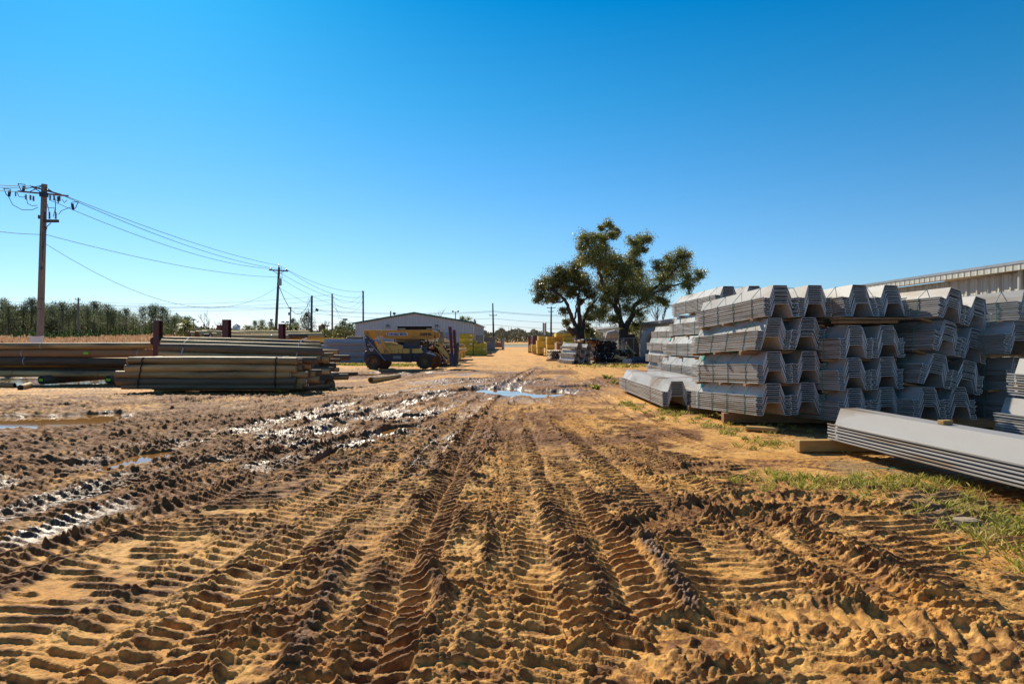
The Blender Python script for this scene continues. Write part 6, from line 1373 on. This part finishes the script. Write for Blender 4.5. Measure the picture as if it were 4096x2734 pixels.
duct('pale round duct elbow on the shed wall, nearer one by the sheet stack', 45.5, 1.2); duct('pale round duct elbow on the shed wall behind the big oak', 62, 1.4)
for lab, y, w, h, m in (('dark sloped machine against the shed wall between the duct elbows', 52, 1.6, 1.9, 'metal_dark'), ('grey air unit beside the shed left of the big oak trunk', 74, 2.2, 2.2, 'metal_grey'), ('cream storage tank box in front of the shed by the oaks', 66, 3.0, 1.75, 'siding_b')):
    b = MB(); b.prism([(-w/2, 0), (w/2, 0), (w/2*.9, h*.55), (w*.2, h), (-w*.3, h), (-w/2, h*.6)] if 'sloped' in lab else [(-w/2, 0), (w/2, 0), (w/2, h), (-w/2, h)], -.7, .7); b.box((0, -.72, h*.4), (w*.5, .03, h*.3)); o = b.build('machine' if 'sloped' in lab else ('air_unit' if 'air' in lab else 'storage_box'), M[m], bevel=.02); o.location = (SX-.9 if 'cream' not in lab else SX-1.6, y, 0); tag(o, lab, 'machine' if 'sloped' in lab else 'box')
# ------------------------------------------------------------------ warehouse at the upper right
WXX = 14.0; r = empty('warehouse', (WXX, 6, 0), 0, 'pale ribbed metal warehouse rising behind the right of the sheet stack', 'warehouse'); ez = 3.62
b = MB(); LWH = 27
b.box((6, LWH/2, ez/2-.1), (12, LWH, ez-.2)); 
y = .2
while y < LWH: b.prism([(-.0, y), (-.045, y+.03), (-.045, y+.09), (0, y+.12)], 0, ez-.25, 'xy'); y += .46
part('wall', b, 'siding_w', r)
b = MB(); b.prism([(-.35, ez-.02), (6, ez+.9), (12.3, ez-.02), (12.3, ez+.06), (6, ez+1.0), (-.35, ez+.06)], -.3, LWH+.3); part('roof', b, 'metal_grey', r)
b = MB(); b.box((-.22, LWH/2, ez-.10), (.22, LWH+.6, .17)); part('gutter', b, 'siding_w', r)
b = MB(); b.tube([(-.14, 12.6, ez-.1), (-.14, 12.6, .1)], .075, 8); part('downpipe', b, 'siding_w', r)
b = MB(); y = 0
while y < LWH: b.box((-.20, y, ez+.03), (.28, .20, .05)); y += .42
part('roof_ribs', b, 'metal_dark', r)
# ------------------------------------------------------------------ grass and litter at the right
pat = [(1500, 940, .45, 1.0, 1500), (1545, 948, .35, .8, 1200), (1640, 965, .5, .6, 1700), (1720, 985, .5, .5, 1700), (1790, 1015, .45, .40, 1800), (1830, 1100, .45, .16, 1300), (1900, 1115, .5, .18, 2400), (2000, 1105, .5, .25, 2600), (2090, 1115, .45, .25, 2200), (1770, 1095, .3, .12, 500), (2300, 1180, .35, .25, 1700), (2340, 1240, .25, .30, 1800), (2320, 1290, .14, .15, 900), (2420, 1200, .5, .5, 2500), (2200, 1150, .4, .2, 600),
       (1470, 928, .3, .8, 500), (1420, 880, .5, 2, 500), (1420, 842, 1.2, .8, 350)]
cx = []; 
for (u, v, sx, sy, n) in pat:
    x, y = GU(u, v); k = max(5, n//70); ct = np.stack([rs.normal(size=k)*sx+x, rs.normal(size=k)*sy+y], 1)
    for c_ in ct: k_ = rs.randint(6, 34); w_ = rs.uniform(.02, .07); cx.append(np.stack([c_[0]+rs.normal(size=k_)*w_, c_[1]+rs.normal(size=k_)*w_], 1))
for (fx_, fy_, sx, sy, n) in [(1586, 1464, .6, .5, 900), (1435, 1460, .5, .5, 700), (2480, 1466, 1.6, 1.0, 300)]:
    d = CAMH*FPX/(fy_-HY); cx.append(np.stack([WX(fx_, d)+rs.normal(size=n)*sx, d+rs.normal(size=n)*sy], 1))
B = np.concatenate(cx); n = len(B)
order = np.argsort(rows); yi = np.clip(np.searchsorted(rows, B[:, 1]), 0, len(rows)-1)
uq = B[:, 0]/(np.maximum(rows[yi], 1.0)+.35); xi = np.clip(np.searchsorted(uu, uq), 0, NU-1); gz = Hall.reshape(nrw, nc)[yi, xi]
h = rs.uniform(.03, .085, n)*np.where(B[:, 1] > 20, 2.2, 1); w = rs.uniform(.0025, .0055, n)*np.where(B[:, 1] > 20, 4, 1)*np.clip(B[:, 1]/7, 1, 3); an = rs.uniform(0, 6.28, n); ln = rs.normal(size=(n, 2))*.55
ca, sa = np.cos(an)*w, np.sin(an)*w; z0 = gz-.005
V = np.stack([np.stack([B[:, 0]-ca, B[:, 1]-sa, z0], 1), np.stack([B[:, 0]+ca, B[:, 1]+sa, z0], 1), np.stack([B[:, 0]+ln[:, 0]*h*.45+ca*.7, B[:, 1]+ln[:, 1]*h*.45+sa*.7, z0+h*.65], 1), np.stack([B[:, 0]+ln[:, 0]*h*1.1, B[:, 1]+ln[:, 1]*h*1.1, z0+h], 1)], 1).reshape(-1, 3)
tag(link('grass', np_mesh('grass', V, np.arange(n*4).reshape(n, 4), M['grass'], smooth=False)), kind='stuff', label='patchy short green grass along the foot of the sheet stack', cat='grass')
n = 9000; u_ = rs.uniform(1500, 2500, n); v_ = 900+rs.uniform(0, 1, n)**1.3*430; xx = (u_-1174.5)*(CAMH*1566/(v_-774.8))/1566; yy = CAMH*1566/(v_-774.8)
k = (xx > 2.2+.13*yy+.3*rs.normal(size=n)); xx, yy = xx[k], yy[k]; yi = np.clip(np.searchsorted(rows, yy), 0, len(rows)-1); uq = xx/(np.maximum(rows[yi], 1.0)+.35); xi = np.clip(np.searchsorted(uu, uq), 0, NU-1); zz = Hall.reshape(nrw, nc)[yi, xi]+.008
P, Q = quads_at(np.stack([xx, yy, zz], 1), rs.uniform(.008, .028, len(xx)), .5, .8)
P[:, 2] = np.repeat(zz, 4)+(P[:, 2]-np.repeat(zz, 4))*.35
tag(link('leaf_litter', np_mesh('leaf_litter', P, Q, M['litter'], smooth=False)), kind='stuff', label='dead leaves and straw scattered over the soil on the right', cat='leaf litter')
